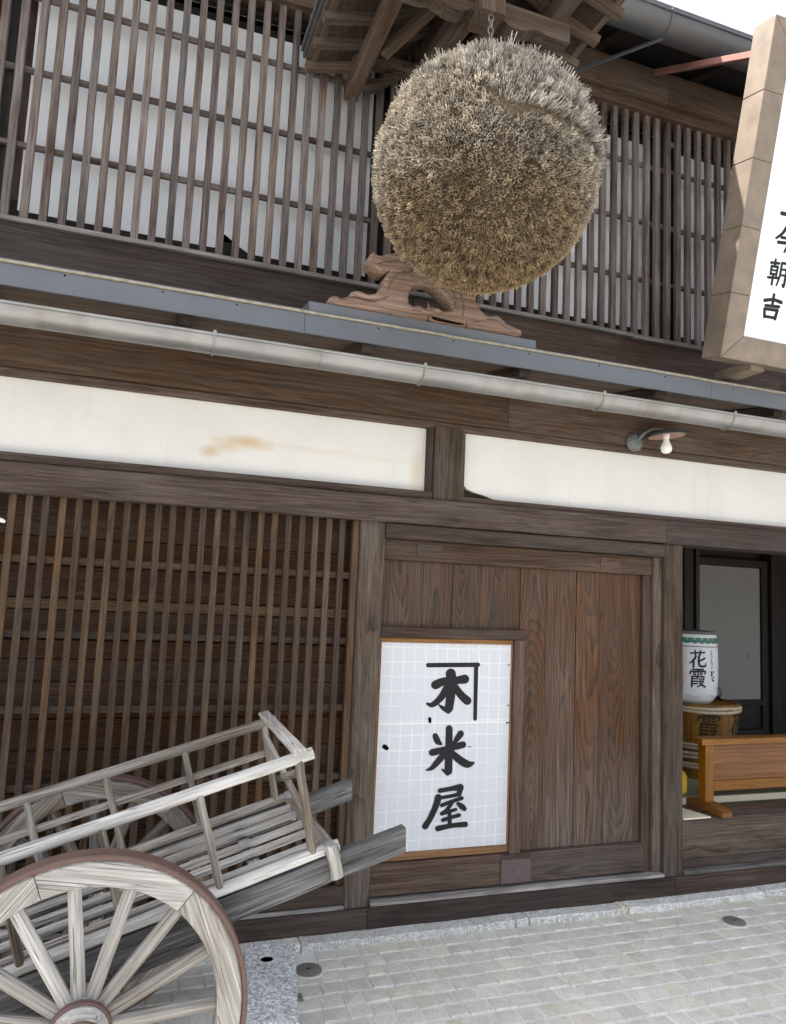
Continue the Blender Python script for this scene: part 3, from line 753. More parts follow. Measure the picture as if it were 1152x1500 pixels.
mark = [[(378, 243, 29), (702, 246, 29)], [(690, 248, 28), (685, 596, 25)]]
for st in (mark, ki, kome, ya): link('painted_character' if st is not mark else 'painted_corner_mark', stroke_mesh(st, wick, .00008), 'ink', W)
holes = [[(388, 590, 22), (390, 610, 18)], [(105, 762, 30), (118, 772, 26)], [(898, 625, 9), (912, 625, 9)], [(908, 250, 8), (913, 252, 8)], [(640, 775, 5), (660, 774, 4)], [(905, 512, 8), (912, 515, 7)]]
for h in holes: link('paper_hole', stroke_mesh([h], wick), 'black', W)

# ================================================================== the hood over the cedar ball
H = part('hood_roof', B)
HX, HF, HB = 1.290, -1.42, -.045
ez, pz, rz = 4.205, 4.275, 4.455                   # underside heights at eave, purlin, ridge
for s in (-1, 1):
    xp = HX+s*.360
    beam('purlin', (xp, HF+.12, 4.222), (xp, HB+.08, 4.222), .072, .094, 'hood', H, (0, 0, 1), .005, 6, .001)
    nr = 8
    for i in range(nr):
        yy = HB-.03-i*.178
        beam('rafter', (HX+s*.628, yy, ez+.012), (HX+s*.36, yy, pz+.018), .046, .042, 'hood', H, (0, 0, 1), .003)
        beam('rafter', (HX+s*.358, yy, pz+.018), (HX+s*.02, yy, rz+.02), .046, .042, 'hood', H, (0, 0, 1), .003)
    # ceiling boards run along the ridge
    bx = [.590, .475, .360, .240, .12, .0]
    def zat(d): return ez+.036+(pz-ez+.006)*(.59-d)/.23 if d >= .36 else pz+.042+(rz-pz)*(.36-d)/.36
    for a, b in zip(bx[:-1], bx[1:]):
        pts = [(HX+s*a, HF, zat(a)), (HX+s*b, HF, zat(b)), (HX+s*b, HB, zat(b)), (HX+s*a, HB, zat(a))]
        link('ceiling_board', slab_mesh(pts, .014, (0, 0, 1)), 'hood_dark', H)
    # edge boards and flashing along the eave
    xe = HX+s*.590
    beam('eave_board', (xe, HF, ez+.052), (xe, HB, ez+.052), .026, .034, 'hood', H, (0, 0, 1), .003)
    beam('eave_batten', (xe+s*.020, HF, ez+.074), (xe+s*.020, HB, ez+.074), .034, .022, 'hood', H, (0, 0, 1), .003)
    beam('eave_flashing', (xe+s*.042, HF-.02, ez+.094), (xe+s*.042, HB, ez+.094), .022, .030, 'gutter_dk', H, (0, 0, 1), .003)
    pts = [(HX+s*.655, HF-.03, ez+.108), (HX, HF-.03, rz+.150), (HX, HB, rz+.150), (HX+s*.655, HB, ez+.108)]
    link('roof_sheet', slab_mesh(pts, .03, (0, 0, 1)), 'roofm', H)
    # curved ceiling ribs close to the wall
    for j in range(5):
        q = []
        for i in range(9):
            t = i/8; a = math.pi*.5*t
            q.append((HX+s*(.335-.05*j-.20*math.sin(a)), -.10-.012*j, 4.17+.035*j+.15*(1-math.cos(a))+.05*t))
        link('curved_rib', tube_mesh(q, .020, 6), 'hood_dark', H)
    beam('strut', (HX+s*.08, -.78, 4.30), (HX+s*.30, -.35, 4.19), .045, .05, 'hood', H)
    # raking bargeboard at the front
    beam('bargeboard', (HX+s*.66, HF-.015, ez+.03), (HX+s*.01, HF-.015, rz+.085), .03, .13, 'hood', H, (0, 0, 1), .004)
beam('ridge_purlin', (HX, HF+.1, 4.40), (HX, HB+.08, 4.40), .09, .10, 'hood', H, (0, 0, 1), .005)
def tie_beam(name, yc, z0, z1, t):
    pts = []
    hw = .42
    lower = [(-hw, 0), (-.30, .0), (-.25, .012), (-.215, .0), (-.19, -.012), (-.15, -.018), (-.11, -.014), (-.08, .004), (0, .006), (.08, .004), (.11, -.014), (.15, -.018), (.19, -.012), (.215, .0), (.25, .012), (.30, 0), (hw, 0)]
    for a, b in lower: pts.append((HX+a, yc-t/2, z0+b))
    pts += [(HX+hw, yc-t/2, z1), (HX-hw, yc-t/2, z1)]
    return link(name, slab_mesh(pts, t), 'hood', H)
tie_beam('carved_tie_beam', -.84, 4.082, 4.174, .075)
box('tie_beam', HX-.40, HX+.40, -.16, -.085, 4.285, 4.345, 'hood', H, .004, 0)
box('king_post', HX-.058, HX+.058, -.945, -.80, 4.05, 4.36, 'hood', H, .006, 2)
box('post_boss', HX-.075, HX+.075, -.965, -.785, 4.176, 4.36, 'hood', H, .022, 2)
for s in (-1, 1):
    beam('brace', (HX+s*.05, -.80, 4.12), (HX-.10+s*.04, -.15, 4.08), .05, .085, 'hood', H, (0, 0, 1), .004)

# ================================================================== cedar ball
BC = Vector((1.285, -.92, 3.312)); BR = .474
def cedar_ball():
    t = thing('cedar_ball', BC-Vector((0, 0, BR)), 'huge round ball of dried cedar sprigs hanging under the hood', 'cedar ball')
    r = random.Random(21)
    bm = bmesh.new(); bmesh.ops.create_icosphere(bm, subdivisions=5, radius=BR*.945)
    for v in bm.verts: v.co *= 1+.02*noise.noise(v.co*6)
    me = bpy.data.meshes.new('core'); bm.to_mesh(me); bm.free(); smooth(me, 180)
    w = NT('dark_cedar_core'); n = w.noise(None, 60, 3, .6)
    w.l(w.ramp(n.outputs['Fac'], [(.3, (.060, .042, .025)), (.75, (.14, .10, .06))]), w.b.inputs['Base Color']); w.b.inputs['Roughness'].default_value = 1
    link('core', me, w.m, t, Matrix.Translation(BC))
    V, Fc, C = [], [], []
    def sprig(base, d, L, rad, colr):
        a = d.orthogonal().normalized(); b = d.cross(a)
        bend = (a*r.uniform(-1, 1)+b*r.uniform(-1, 1))*L*.22
        n0 = len(V); ph = r.uniform(0, 2)
        for lev, (f, k) in enumerate(((0, .9), (1., .8))):
            for i in range(3):
                th = ph+i*2.0944
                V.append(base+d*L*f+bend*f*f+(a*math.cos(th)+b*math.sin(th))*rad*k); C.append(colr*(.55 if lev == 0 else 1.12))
        for i in range(3):
            j = (i+1) % 3; Fc.append((n0+i, n0+j, n0+3+j, n0+3+i))
        Fc.append((n0+3, n0+4, n0+5))
    NC = 26000; ga = math.pi*(3-math.sqrt(5))
    for i in range(NC):
        z = 1-2*(i+.5)/NC; rr_ = math.sqrt(max(0, 1-z*z)); th = ga*i
        d = Vector((rr_*math.cos(th), rr_*math.sin(th), z)); d = (d+Vector((r.gauss(0, .012), r.gauss(0, .012), r.gauss(0, .012)))).normalized()
        cl = noise.noise(d*3.3); cl2 = noise.noise(d*9+Vector((5, 1, 2))); cl3 = noise.noise(d*22+Vector((1, 7, 3)))
        # an overhanging fringe where newer, longer sprigs were bound over the upper right
        cap = d.z - (.04+.55*max(0, min(1, (-d.x-.30)/.5))) + .05*cl
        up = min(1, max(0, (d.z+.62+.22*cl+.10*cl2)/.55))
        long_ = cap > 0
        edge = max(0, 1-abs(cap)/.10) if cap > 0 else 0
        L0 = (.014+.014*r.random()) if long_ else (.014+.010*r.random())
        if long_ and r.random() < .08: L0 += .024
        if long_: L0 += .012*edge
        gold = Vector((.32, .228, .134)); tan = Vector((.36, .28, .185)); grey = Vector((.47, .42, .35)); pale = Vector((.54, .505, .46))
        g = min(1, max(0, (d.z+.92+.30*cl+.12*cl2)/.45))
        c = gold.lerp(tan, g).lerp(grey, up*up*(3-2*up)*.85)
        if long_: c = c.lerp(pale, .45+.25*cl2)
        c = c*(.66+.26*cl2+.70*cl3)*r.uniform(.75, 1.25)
        c = Vector([max(.02, q) for q in c])
        base = BC+d*(BR*(.950+.030*cl3+.022*cl2))
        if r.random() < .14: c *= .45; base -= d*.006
        if cap < 0 and cap > -.11 and d.x > -.45: base -= d*.020; c *= .7       # band tucked under the fringe, its shadow darkened into the sprig colour
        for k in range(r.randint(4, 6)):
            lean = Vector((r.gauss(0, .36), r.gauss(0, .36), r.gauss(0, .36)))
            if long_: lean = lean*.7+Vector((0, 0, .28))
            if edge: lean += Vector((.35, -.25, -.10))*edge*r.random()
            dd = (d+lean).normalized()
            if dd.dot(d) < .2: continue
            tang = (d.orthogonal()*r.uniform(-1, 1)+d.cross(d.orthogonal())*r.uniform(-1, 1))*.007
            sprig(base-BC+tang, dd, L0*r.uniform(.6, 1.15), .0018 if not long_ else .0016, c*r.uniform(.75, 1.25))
    me = bpy.data.meshes.new('sprigs'); me.from_pydata(V, [], Fc)
    at = me.color_attributes.new('tone', 'FLOAT_COLOR', 'POINT')
    flat = []
    for c in C: flat += [c.x, c.y, c.z, 1.]
    at.data.foreach_set('color', flat); me.update()
    w = NT('dried_cedar'); a = w.n('Attribute', attribute_name='tone')
    w.l(a.outputs['Color'], w.b.inputs['Base Color']); w.b.inputs['Roughness'].default_value = .85; w.b.inputs['Specular IOR Level'].default_value = .15
    tag(link('sprigs', me, w.m, t, Matrix.Translation(BC)), kind='stuff')
    z = BC.z+BR*.93; k = 0
    while z < 4.06:
        q = [(HX+.012*(math.cos(a) if k % 2 else 0), -.92+.012*(0 if k % 2 else math.cos(a)), z+.016+.020*math.sin(a)) for a in [i*math.pi/6 for i in range(12)]]
        link('chain_link', tube_mesh(q, .0032, 6, closed=True), 'chain', t); z += .030; k += 1
cedar_ball()

# ================================================================== carved stand on its metal plinth
P_ = thing('metal_plinth', (1.22, -.42, 2.79), 'long low blue grey sheet metal plinth on the lower eave below the ball', 'plinth')
link('plinth_box', slab_mesh([(.660, EY+.004, 2.768), (1.790, EY+.004, 2.768), (1.790, -.30, 2.800), (.660, -.30, 2.800)], .046, (0, 0, 1)), 'fascia', P_)
for x in (1.22,): box('plinth_seam', x-.004, x+.004, EY-.0005, EY+.003, 2.769, 2.813, 'fascia', P_, .0005, 2)
outer = [(0.752, 2.847), (0.78, 2.867), (0.816, 2.857), (0.846, 2.872), (0.854, 2.896), (0.889, 2.909), (0.936, 2.901), (0.977, 2.918), (1.001, 2.954), (1.014, 3.003), (1.034, 3.035), (0.998, 3.018), (0.955, 3.038), (0.926, 3.063), (0.947, 3.104), (0.984, 3.095), (1.056, 3.125), (1.131, 3.135), (1.198, 3.105), (1.265, 3.075), (1.354, 3.065), (1.434, 3.049), (1.464, 3.006), (1.477, 2.954), (1.53, 2.904), (1.588, 2.914), (1.636, 2.884), (1.689, 2.869), (1.719, 2.86), (1.708, 2.828), (1.591, 2.822), (1.442, 2.822), (1.424, 2.846), (1.408, 2.822), (1.252, 2.822), (1.23, 2.854), (1.214, 2.822), (1.064, 2.822), (1.05, 2.844), (1.038, 2.822), (0.782, 2.822)]
hole = [(1.131, 2.894), (1.138, 2.973), (1.185, 3.003), (1.239, 3.013), (1.29, 2.98), (1.337, 2.935), (1.349, 2.9), (1.294, 2.886), (1.25, 2.899), (1.207, 2.884)]
def carved_stand():
    t = thing('carved_stand', (1.235, -.42, 2.815), 'carved brown wooden stand of scrolling cloud shapes on the metal plinth', 'wood carving')
    cu = bpy.data.curves.new('carving', 'CURVE'); cu.dimensions = '2D'; cu.fill_mode = 'BOTH'; cu.extrude = .042; cu.bevel_depth = .014; cu.bevel_resolution = 3; cu.offset = -.012
    cx, cz = 1.235, 2.815
    for pts in (outer, hole):
        def smooth_loop(P):
            o = []; n = len(P)
            for i in range(n):
                p0, p1, p2, p3 = P[i-1], P[i], P[(i+1) % n], P[(i+2) % n]
                for k in range(3):
                    tt = k/3
                    o.append(tuple(.5*((2*b)+(-a+c)*tt+(2*a-5*b+4*c-d)*tt*tt+(-a+3*b-3*c+d)*tt**3) for a, b, c, d in zip(p0, p1, p2, p3)))
            return o
        q = smooth_loop(pts); sp = cu.splines.new('POLY'); sp.points.add(len(q)-1); sp.use_cyclic_u = True
        for i, (a, b) in enumerate(q): sp.points[i].co = (a-cx, b-cz, 0, 1)
    o = bpy.data.objects.new('tmp', cu); col.objects.link(o); bpy.context.view_layer.update()
    me = bpy.data.meshes.new_from_object(o.evaluated_get(bpy.context.evaluated_depsgraph_get()))
    bpy.data.objects.remove(o); bpy.data.curves.remove(cu)
    me.materials.clear(); smooth(me, 50)
    mw = Matrix.Translation((cx, -.425, cz)) @ Matrix.Rotation(R(90), 4, 'X')
    link('carving', me, 'carve', t, mw)
    yf = -.425-.056
    def scroll(pts, r_=.008): 
        q = [(a, yf+.003, b) for a, b, _ in catmull([(a, b, 0) for a, b in pts], 5)]
        link('scroll_ridge', tube_mesh(q, [r_*(.5+.5*math.sin(math.pi*(i+.5)/len(q))) for i in range(len(q))], 8), 'carve', t)
    scroll([(.97, 3.055), (1.04, 3.075), (1.10, 3.085), (1.135, 3.065), (1.12, 3.035), (1.085, 3.04)])
    scroll([(1.02, 2.93), (1.045, 3.0), (1.09, 3.03), (1.15, 3.03)])
    scroll([(1.36, 2.90), (1.355, 2.96), (1.31, 3.01), (1.25, 3.035), (1.19, 3.035)], .011)
    scroll([(1.40, 2.86), (1.405, 2.93), (1.385, 2.99), (1.35, 3.03)], .007)
    scroll([(.80, 2.85), (.87, 2.875), (.93, 2.87), (.99, 2.885), (1.03, 2.91)])
    scroll([(1.45, 2.855), (1.52, 2.875), (1.58, 2.885), (1.63, 2.86), (1.69, 2.845)])
    scroll([(1.13, 2.865), (1.18, 2.88), (1.22, 2.865), (1.27, 2.885), (1.31, 2.865)], .010)
    box('back_block', 1.085, 1.165, -.36, -.31, 2.846, 2.985, 'carve', t, .006, 2)
carved_stand()

# ================================================================== big framed sign
def sign():
    O = Vector((2.731, -.700, 2.815)); v = Vector((0, -.226, .974)).normalized(); u = Vector((1, 0, 0)); n = Vector((0, v.y and -v.z, v.y))  # n: out of the face
    n = Vector((0, -v.z, v.y)).normalized()
    t = thing('framed_sign', O, 'white framed shop sign with black brush characters leaning out over the eave', 'sign')
    Wd, Ht, fw, dp = .95, 1.637, .124, .140
    def P(a, b, c): return O+u*a+v*b-n*c          # c: depth behind the face
    def fr(name, quad, d0, d1, mat='copper'):
        me = slab_mesh([P(a, b, d0)-O for a, b in quad], d1-d0, -n)
        bm = bmesh.new(); bm.from_mesh(me); bmesh.ops.bevel(bm, geom=bm.edges[:], offset=.003, segments=1, affect='EDGES'); bm.to_mesh(me); bm.free()
        return link(name, me, mat, t, Matrix.Translation(O))
    g = .0009
    ys = [0, .322, .645, .969, 1.291, Ht]
    def rail(side):
        for i in range(5):
            a, b = ys[i]+g, ys[i+1]-g
            if side == 'l': q = [(0, a), (fw, fw+g if i == 0 else a), (fw, Ht-fw-g if i == 4 else b), (0, b)]
            else: q = [(Wd-fw, fw+g if i == 0 else a), (Wd, a), (Wd, b), (Wd-fw, Ht-fw-g if i == 4 else b)]
            fr('frame_sheet', q, 0, dp)
    rail('l'); rail('r')
    for k in range(2):
        xm = Wd/2
        fr('frame_sheet', [(g*2, 0), (xm-g, 0), (xm-g, fw), (fw+g, fw)] if k == 0 else [(xm+g, 0), (Wd-g*2, 0), (Wd-fw-g, fw), (xm+g, fw)], 0, dp)
        fr('frame_sheet', [(g*2, Ht), (fw+g, Ht-fw), (xm-g, Ht-fw), (xm-g, Ht)] if k == 0 else [(xm+g, Ht), (xm+g, Ht-fw), (Wd-fw-g, Ht-fw), (Wd-g*2, Ht)], 0, dp)
    fr('sign_face', [(fw-.01, fw-.01), (Wd-fw+.01, fw-.01), (Wd-fw+.01, Ht-fw+.01), (fw-.01, Ht-fw+.01)], .016, .05, 'signface')
    fr('sign_back', [(.02, .02), (Wd-.02, .02), (Wd-.02, Ht-.02), (.02, Ht-.02)], .10, .135, 'doorframe')
    kichi = [[(5, 32, 12), (50, 22, 11), (96, 26, 13)], [(50, 2, 12), (50, 48, 11)], [(14, 52, 10), (88, 46, 11)], [(12, 66, 11), (18, 98, 12)], [(14, 66, 10), (82, 62, 11)], [(82, 62, 12), (76, 98, 13)], [(16, 97, 10), (78, 95, 10)]]
    asa = [[(4, 16, 9), (48, 12, 9)], [(26, 0, 9), (27, 28, 9)], [(10, 30, 9), (11, 62, 9)], [(10, 30, 9), (44, 27, 9)], [(44, 27, 9), (42, 62, 9)], [(11, 45, 7), (43, 43, 7)], [(11, 61, 8), (42, 59, 8)], [(0, 78, 9), (52, 72, 9)], [(26, 62, 9), (26, 104, 9)],
           [(62, 8, 9), (62, 60, 9), (52, 102, 7)], [(62, 8, 9), (94, 6, 9)], [(94, 6, 10), (92, 98, 10), (82, 94, 5)], [(64, 34, 7), (92, 32, 7)], [(64, 58, 7), (92, 56, 7)]]
    ima = [[(50, 2, 12), (34, 30, 11), (4, 56, 8)], [(50, 4, 10), (72, 32, 12), (100, 50, 10)], [(32, 48, 10), (64, 45, 9)], [(18, 70, 11), (76, 64, 11)], [(76, 66, 11), (60, 102, 9)]]
    ue_ = [[(50, 4, 12), (50, 92, 12)], [(52, 42, 10), (84, 40, 11)], [(6, 94, 13), (96, 90, 13)]]
    cols = [(.284, .300, .120, kichi), (.286, .470, .120, asa), (.292, .640, .120, ima), (.298, .81, .120, ue_)]
    cols = [(a, b, c, [[(x, y, w*1.3) for x, y, w in q] for q in st]) for a, b, c, st in cols]
    for cx, cy, s, st in cols:
        link('painted_character', stroke_mesh(st, lambda x, y, k: P(cx+(x-50)/100*s, cy-(y-50)/100*s, .0152-k)-O, .00006), 'ink', t, Matrix.Translation(O))
    for xx in (2.97, 3.44):
        box('support_block', xx, xx+.09, -.655, -.40, 2.796, 2.850, 'copper', t, .006, 1)
    a = P(.085, 1.535, .13); b = Vector((2.81, -.10, 4.80))
    beam('red_stay', a, b, .03, .034, 'redrod', t, (0, 0, 1), .003)
M['signface'] = plain('white_sign_face', (.70, .74, .775), .45, 0, .02, 3, .01)
sign()

# ================================================================== wall lamp
def lamp():
    x, z = 2.72, 2.495
    t = thing('wall_lamp', (x, -.03, z), 'old wall lamp with round grey mount, pinkish dish shade and white bulb', 'lamp')
    rx = Matrix.Rotation(R(90), 4, 'X')
    link('wall_mount', lathe_mesh([(.052, -.004), (.054, .010), (.046, .016), (.044, .022), (.030, .030), (.020, .034), (.001, .036)], 28), 'zinc', t, Matrix.Translation((x, -.034, z)) @ rx)
    for a in (40, 160, 280): link('mount_screw', lathe_mesh([(.006, 0), (.006, .004), (.001, .006)], 8), 'zinc', t, Matrix.Translation((x+.038*math.cos(R(a)), -.054, z+.038*math.sin(R(a)))) @ rx)
    arm = [(x+.005, -.06, z+.005), (x+.03, -.085, z+.045), (x+.08, -.105, z+.075), (x+.13, -.125, z+.073), (x+.15, -.13, z+.056)]
    link('arm', tube_mesh([p[:3] for p in catmull([(*p, ) for p in arm], 5)], .008, 8), 'zinc', t)
    c = Vector((x+.15, -.13, z+.045))
    tilt = Matrix.Rotation(R(-6), 4, 'Y')
    link('dish_shade', lathe_mesh([(.012, .018), (.030, .014), (.075, .004), (.100, -.012), (.102, -.011), (.078, .008), (.034, .019), (.014, .024)], 36), 'enamel', t, Matrix.Translation(c) @ tilt)
    link('shade_top', lathe_mesh([(.013, .024), (.035, .0205), (.080, .010), (.104, -.010), (.106, -.006), (.082, .014), (.036, .025), (.015, .030)], 36), 'zinc', t, Matrix.Translation(c) @ tilt)
    link('socket', lathe_mesh([(.017, .020), (.019, -.004), (.0185, -.018), (.015, -.020)], 20), 'white', t, Matrix.Translation(c))
    link('bulb', lathe_mesh([(.014, -.020), (.016, -.034), (.022, -.050), (.030, -.066), (.0325, -.080), (.029, -.096), (.019, -.107), (.001, -.111)], 28), 'bulb', t, Matrix.Translation(c))
lamp()
t = thing('lattice_hook', (-.535, .015, 1.80), 'small white curved bracket fixed to the lower lattice under the lintel', 'bracket')
link('hook_arm', tube_mesh([(-.66, .012, 1.765), (-.60, .006, 1.796), (-.56, .000, 1.803), (-.525, -.004, 1.798), (-.512, -.004, 1.792)], [.016, .014, .012, .010, .006], 10), 'white', t)
link('hook_foot', tube_mesh([(-.575, .0, 1.797), (-.585, .008, 1.77), (-.59, .016, 1.745)], [.009, .008, .006], 8), 'white', t)

# ================================================================== hand cart
K = 1.0516
CO = Vector((-.022, 0, .368)); TH = math.atan2(.24, .797)
YN, YF, WN, WF = -1.181, -.550, -1.3075, -.424
def C_(u, y_, w): return Vector((CO.x+K*(u*math.cos(TH)-w*math.sin(TH)), y_, CO.z+K*(u*math.sin(TH)+w*math.cos(TH))))
CT = thing('hand_cart', (CO.x, -.86, GZ), 'weathered two-wheeled wooden hand cart parked against the lattice', 'cart')
CUP = (-math.sin(TH), 0, math.cos(TH))
def wheel(yc, front, ph):
    w = part('wheel', CT, (CO.x, yc, CO.z)); c = Vector((CO.x, yc, CO.z))
    n = 96; R1, R0 = .443, .429
    def ring(r0, r1, y0, y1, k=n, a0=0., a1=2*math.pi, closed=True, ch=.004):
        bm = bmesh.new(); rows = []; m = k if closed else k+1
        for i in range(m):
            a = a0+(a1-a0)*i/k; s_, c_ = math.sin(a), math.cos(a)
            pr = [(r0, y0+ch), (r0+ch, y0), (r1-ch, y0), (r1, y0+ch), (r1, y1-ch), (r1-ch, y1), (r0+ch, y1), (r0, y1-ch)]
            rows.append([bm.verts.new((q*s_, yy, q*c_)) for q, yy in pr])
        for i in range(k):
            j = (i+1) % m
            for e in range(8): bm.faces.new((rows[i][e], rows[i][(e+1) % 8], rows[j][(e+1) % 8], rows[j][e]))
        if not closed: bm.faces.new(rows[0]); bm.faces.new(list(reversed(rows[-1])))
        bmesh.ops.recalc_face_normals(bm, faces=bm.faces)
        me = bpy.data.meshes.new('ring'); bm.to_mesh(me); bm.free(); smooth(me, 30); return me
    mt = 'cart' if front else 'cart_mid'
    link('iron_tyre', ring(R0, R1, -.034, .034), 'rust', w, Matrix.Translation(c))
    nf = 6
    for k in range(nf):
        a0 = R(-20)+2*math.pi*k/nf; da = 2*math.pi/nf-R(.35)
        # each felloe built round its own middle so that its grain follows the rim
        me = ring(.358, R0-.001, -.030, .030, 16, -da/2, da/2, False, .005)
        for v in me.vertices: v.co = (v.co.x, v.co.y, v.co.z-.40)
        mid = a0+da/2
        mw = Matrix.Translation(c+Vector((.40*math.sin(mid), 0, .40*math.cos(mid)))) @ Matrix.Rotation(mid, 4, 'Y')
        link('felloe', me, mt, w, mw)
    for k in range(15):
        a = R(ph)+2*math.pi*k/15; d = Vector((math.sin(a), 0, math.cos(a))); off = Vector((0, -.018 if front else .0, 0))
        beam('spoke', c+d*.066+off, c+d*.361, .036, .030, mt, w, (0, 1, 0), .010, 5, .0007, (1.05, 1.))
    hub = lathe_mesh([(.001, -.135), (.045, -.135), (.050, -.130), (.060, -.122), (.066, -.10), (.076, -.06), (.080, 0), (.076, .05), (.062, .09), (.055, .10), (.001, .10)], 36, 'Y')
    link('hub', hub, mt, w, Matrix.Translation(c))
    link('hub_band', ring(.0735, .0815, -.064, -.038, 40), 'rust', w, Matrix.Translation(c))
    link('hub_band', ring(.050, .066, -.139, -.112, 40), 'rust', w, Matrix.Translation(c))
    link('axle_end', lathe_mesh([(.001, -.152), (.020, -.152), (.024, -.148), (.024, -.13), (.001, -.13)], 20, 'Y'), 'rust', w, Matrix.Translation(c))
wheel(WN, True, -7.2)
wheel(WF, False, -4)
beam('axle', (CO.x, WN+.02, CO.z), (CO.x, WF-.02, CO.z), .07, .07, 'cart_dark', CT)
for yy, mt_r, mt_l, mt_s, mt_st in ((YN, 'cart_rail', 'cart_rail', 'cart_dark', 'cart_mid'), (YF, 'cart_mid', 'cart_mid', 'cart_dark', 'cart_mid')):
    rod('upper_rail', C_(-.95, yy, .432), C_(.760, yy, .432), .0195, mt_r, CT, 12, 24, .035)
    rod('lower_rail', C_(-.95, yy, .140), C_(.772, yy, .140), .0185, mt_l, CT, 12, 24, .035)
    if yy == YF: beam('middle_slat', C_(-.95, yy+.006, .322), C_(.715, yy+.006, .322), .014, .026, 'cart_mid', CT, CUP)
    beam('shaft', C_(-1.05, yy, .083), C_(.978, yy, .083), .046, .078, mt_s, CT, CUP, .005, 16, .001, (1, 1), .02)
    for u in (-.62, -.38, -.125, .135, .408):
        beam('stake', C_(u, yy-.002, .150), C_(u+.002, yy-.002, .424), .030, .024, mt_st, CT, (1, 0, 0), .007, 5, .001)
    beam('end_stake', C_(.690, yy, .145), C_(.712, yy, .425), .034, .026, 'cart_mid', CT, (1, 0, 0), .007, 5, .001)
    box_u = .742
    beam('end_block', C_(box_u, yy-.024, .060), C_(box_u, yy-.024, .160), .050, .036, 'cart', CT, (1, 0, 0), .008, 3, .002)
beam('end_crossbar', C_(.715, YN-.045, .458), C_(.725, YF+.045, .458), .042, .020, 'cart', CT, CUP, .004, 6, .001)
beam('end_crossbar', C_(.745, YN-.030, .128), C_(.745, YF+.030, .128), .045, .040, 'cart_mid', CT, CUP, .005, 6, .001)
for (a, b) in ((YN, YF+.28), (YF, YN+.28)):
    beam('end_brace', C_(.705, a, .39), C_(.742, b, .135), .026, .020, 'cart_mid', CT, (1, 0, 0), .005)
for i, yy in enumerate((-1.075, -.965, -.860, -.750, -.650)):
    beam('floor_slat', C_(-.90, yy, .128), C_(.742, yy, .128+.004*(i % 2)), .030, .022, 'cart', CT, CUP, .006, 12, .001)
for u in (-.55, -.25, .05, .28, .53):
    beam('floor_bearer', C_(u, YN, .104), C_(u, YF, .104), .040, .022, 'cart', CT, CUP, .004)
beam('under_beam', C_(-.5, YN+.05, .02), C_(.42, YN+.05, .02), .05, .06, 'cart_dark', CT, CUP)
beam('axle_block', (CO.x+.03, YN, .43), (CO.x+.03, YF, .43), .09, .07, 'cart_dark', CT)

# ================================================================== open shopfront on the right
box('step_beam', 3.104, XR, .010, .14, .125, .345, 'post', B, .008, 0, 16, .0015)
box('step_base', 3.104, XR, .030, .14, .068, .123, 'sill', B, .003, 0)
fl = tag(link('interior_floor', slab_mesh([(3.0, .141, .30), (XR, .141, .30), (7.6, .6, .30), (7.6, 2.6, .30), (3.0, 2.6, .30)], .040, (0, 0, 1)), 'floorw'), kind='structure')
for i in range(3):
    box('floor_plank', 3.104, XR, .142+.045*i, .185+.045*i, .3405, .3475, 'floorw', fl, .002, 0)
t_ = tag(link('tatami', slab_mesh([(3.02, .285, .341), (7.5, .285, .341), (7.5, 2.10, .341), (3.02, 2.10, .341)], .045, (0, 0, 1)), 'tatami'), kind='structure')
box('tatami_edge', 3.03, 7.5, .279, .284, .345, .384, 'mat', t_, .001, 0)
iw = thing('back_room_wall', (5.2, 2.1, .3), 'dark wooden back room wall behind the sake barrels with a grey panel', 'wall')
box('wall_backing', 3.0, 7.6, 2.16, 2.22, .3, 2.6, 'interior', iw, .003, 0)
box('wall_post', 4.86, 4.99, 2.02, 2.14, .386, 2.5, 'interior', iw, .004, 2)
box('wall_post', 5.90, 6.02, 2.02, 2.14, .386, 2.5, 'interior', iw, .004, 2)
box('grey_panel', 5.055, 5.815, 2.085, 2.10, .715, 1.965, 'fusuma', iw, .001, 2)
for a, b, c, d in ((4.995, 5.052, .39, 2.04), (5.818, 5.895, .39, 2.04)): box('panel_frame', a, b, 2.06, 2.12, c, d, 'interior', iw, .003, 2)
box('panel_frame', 5.053, 5.817, 2.06, 2.12, 1.967, 2.04, 'interior', iw, .003, 0)
box('panel_frame', 5.053, 5.817, 2.06, 2.12, .66, .713, 'interior', iw, .003, 0)
box('lower_panel', 5.053, 5.817, 2.09, 2.11, .44, .658, 'interior', iw, .003, 0)
box('panel_frame', 5.053, 5.817, 2.06, 2.12, .39, .438, 'interior', iw, .003, 0)
box('switch_plate', 5.66, 5.80, 2.078, 2.0845, 1.085, 1.155, 'fusuma', iw, .002, 0)
box('room_ceiling', 3.0, 7.6, .2, 2.2, 2.42, 2.48, 'interior', B, .003, 0)
box('room_side_wall', 2.99, 3.05, .15, 2.2, .30, 2.42, 'interior', B, .003, 2)
box('room_side_wall', 7.55, 7.62, .15, 2.2, .30, 2.42, 'interior', B, .003, 2)
box('hanging_lath', 4.62, 4.66, 1.6, 1.64, .39, 2.4, 'interior', B, .003, 2)

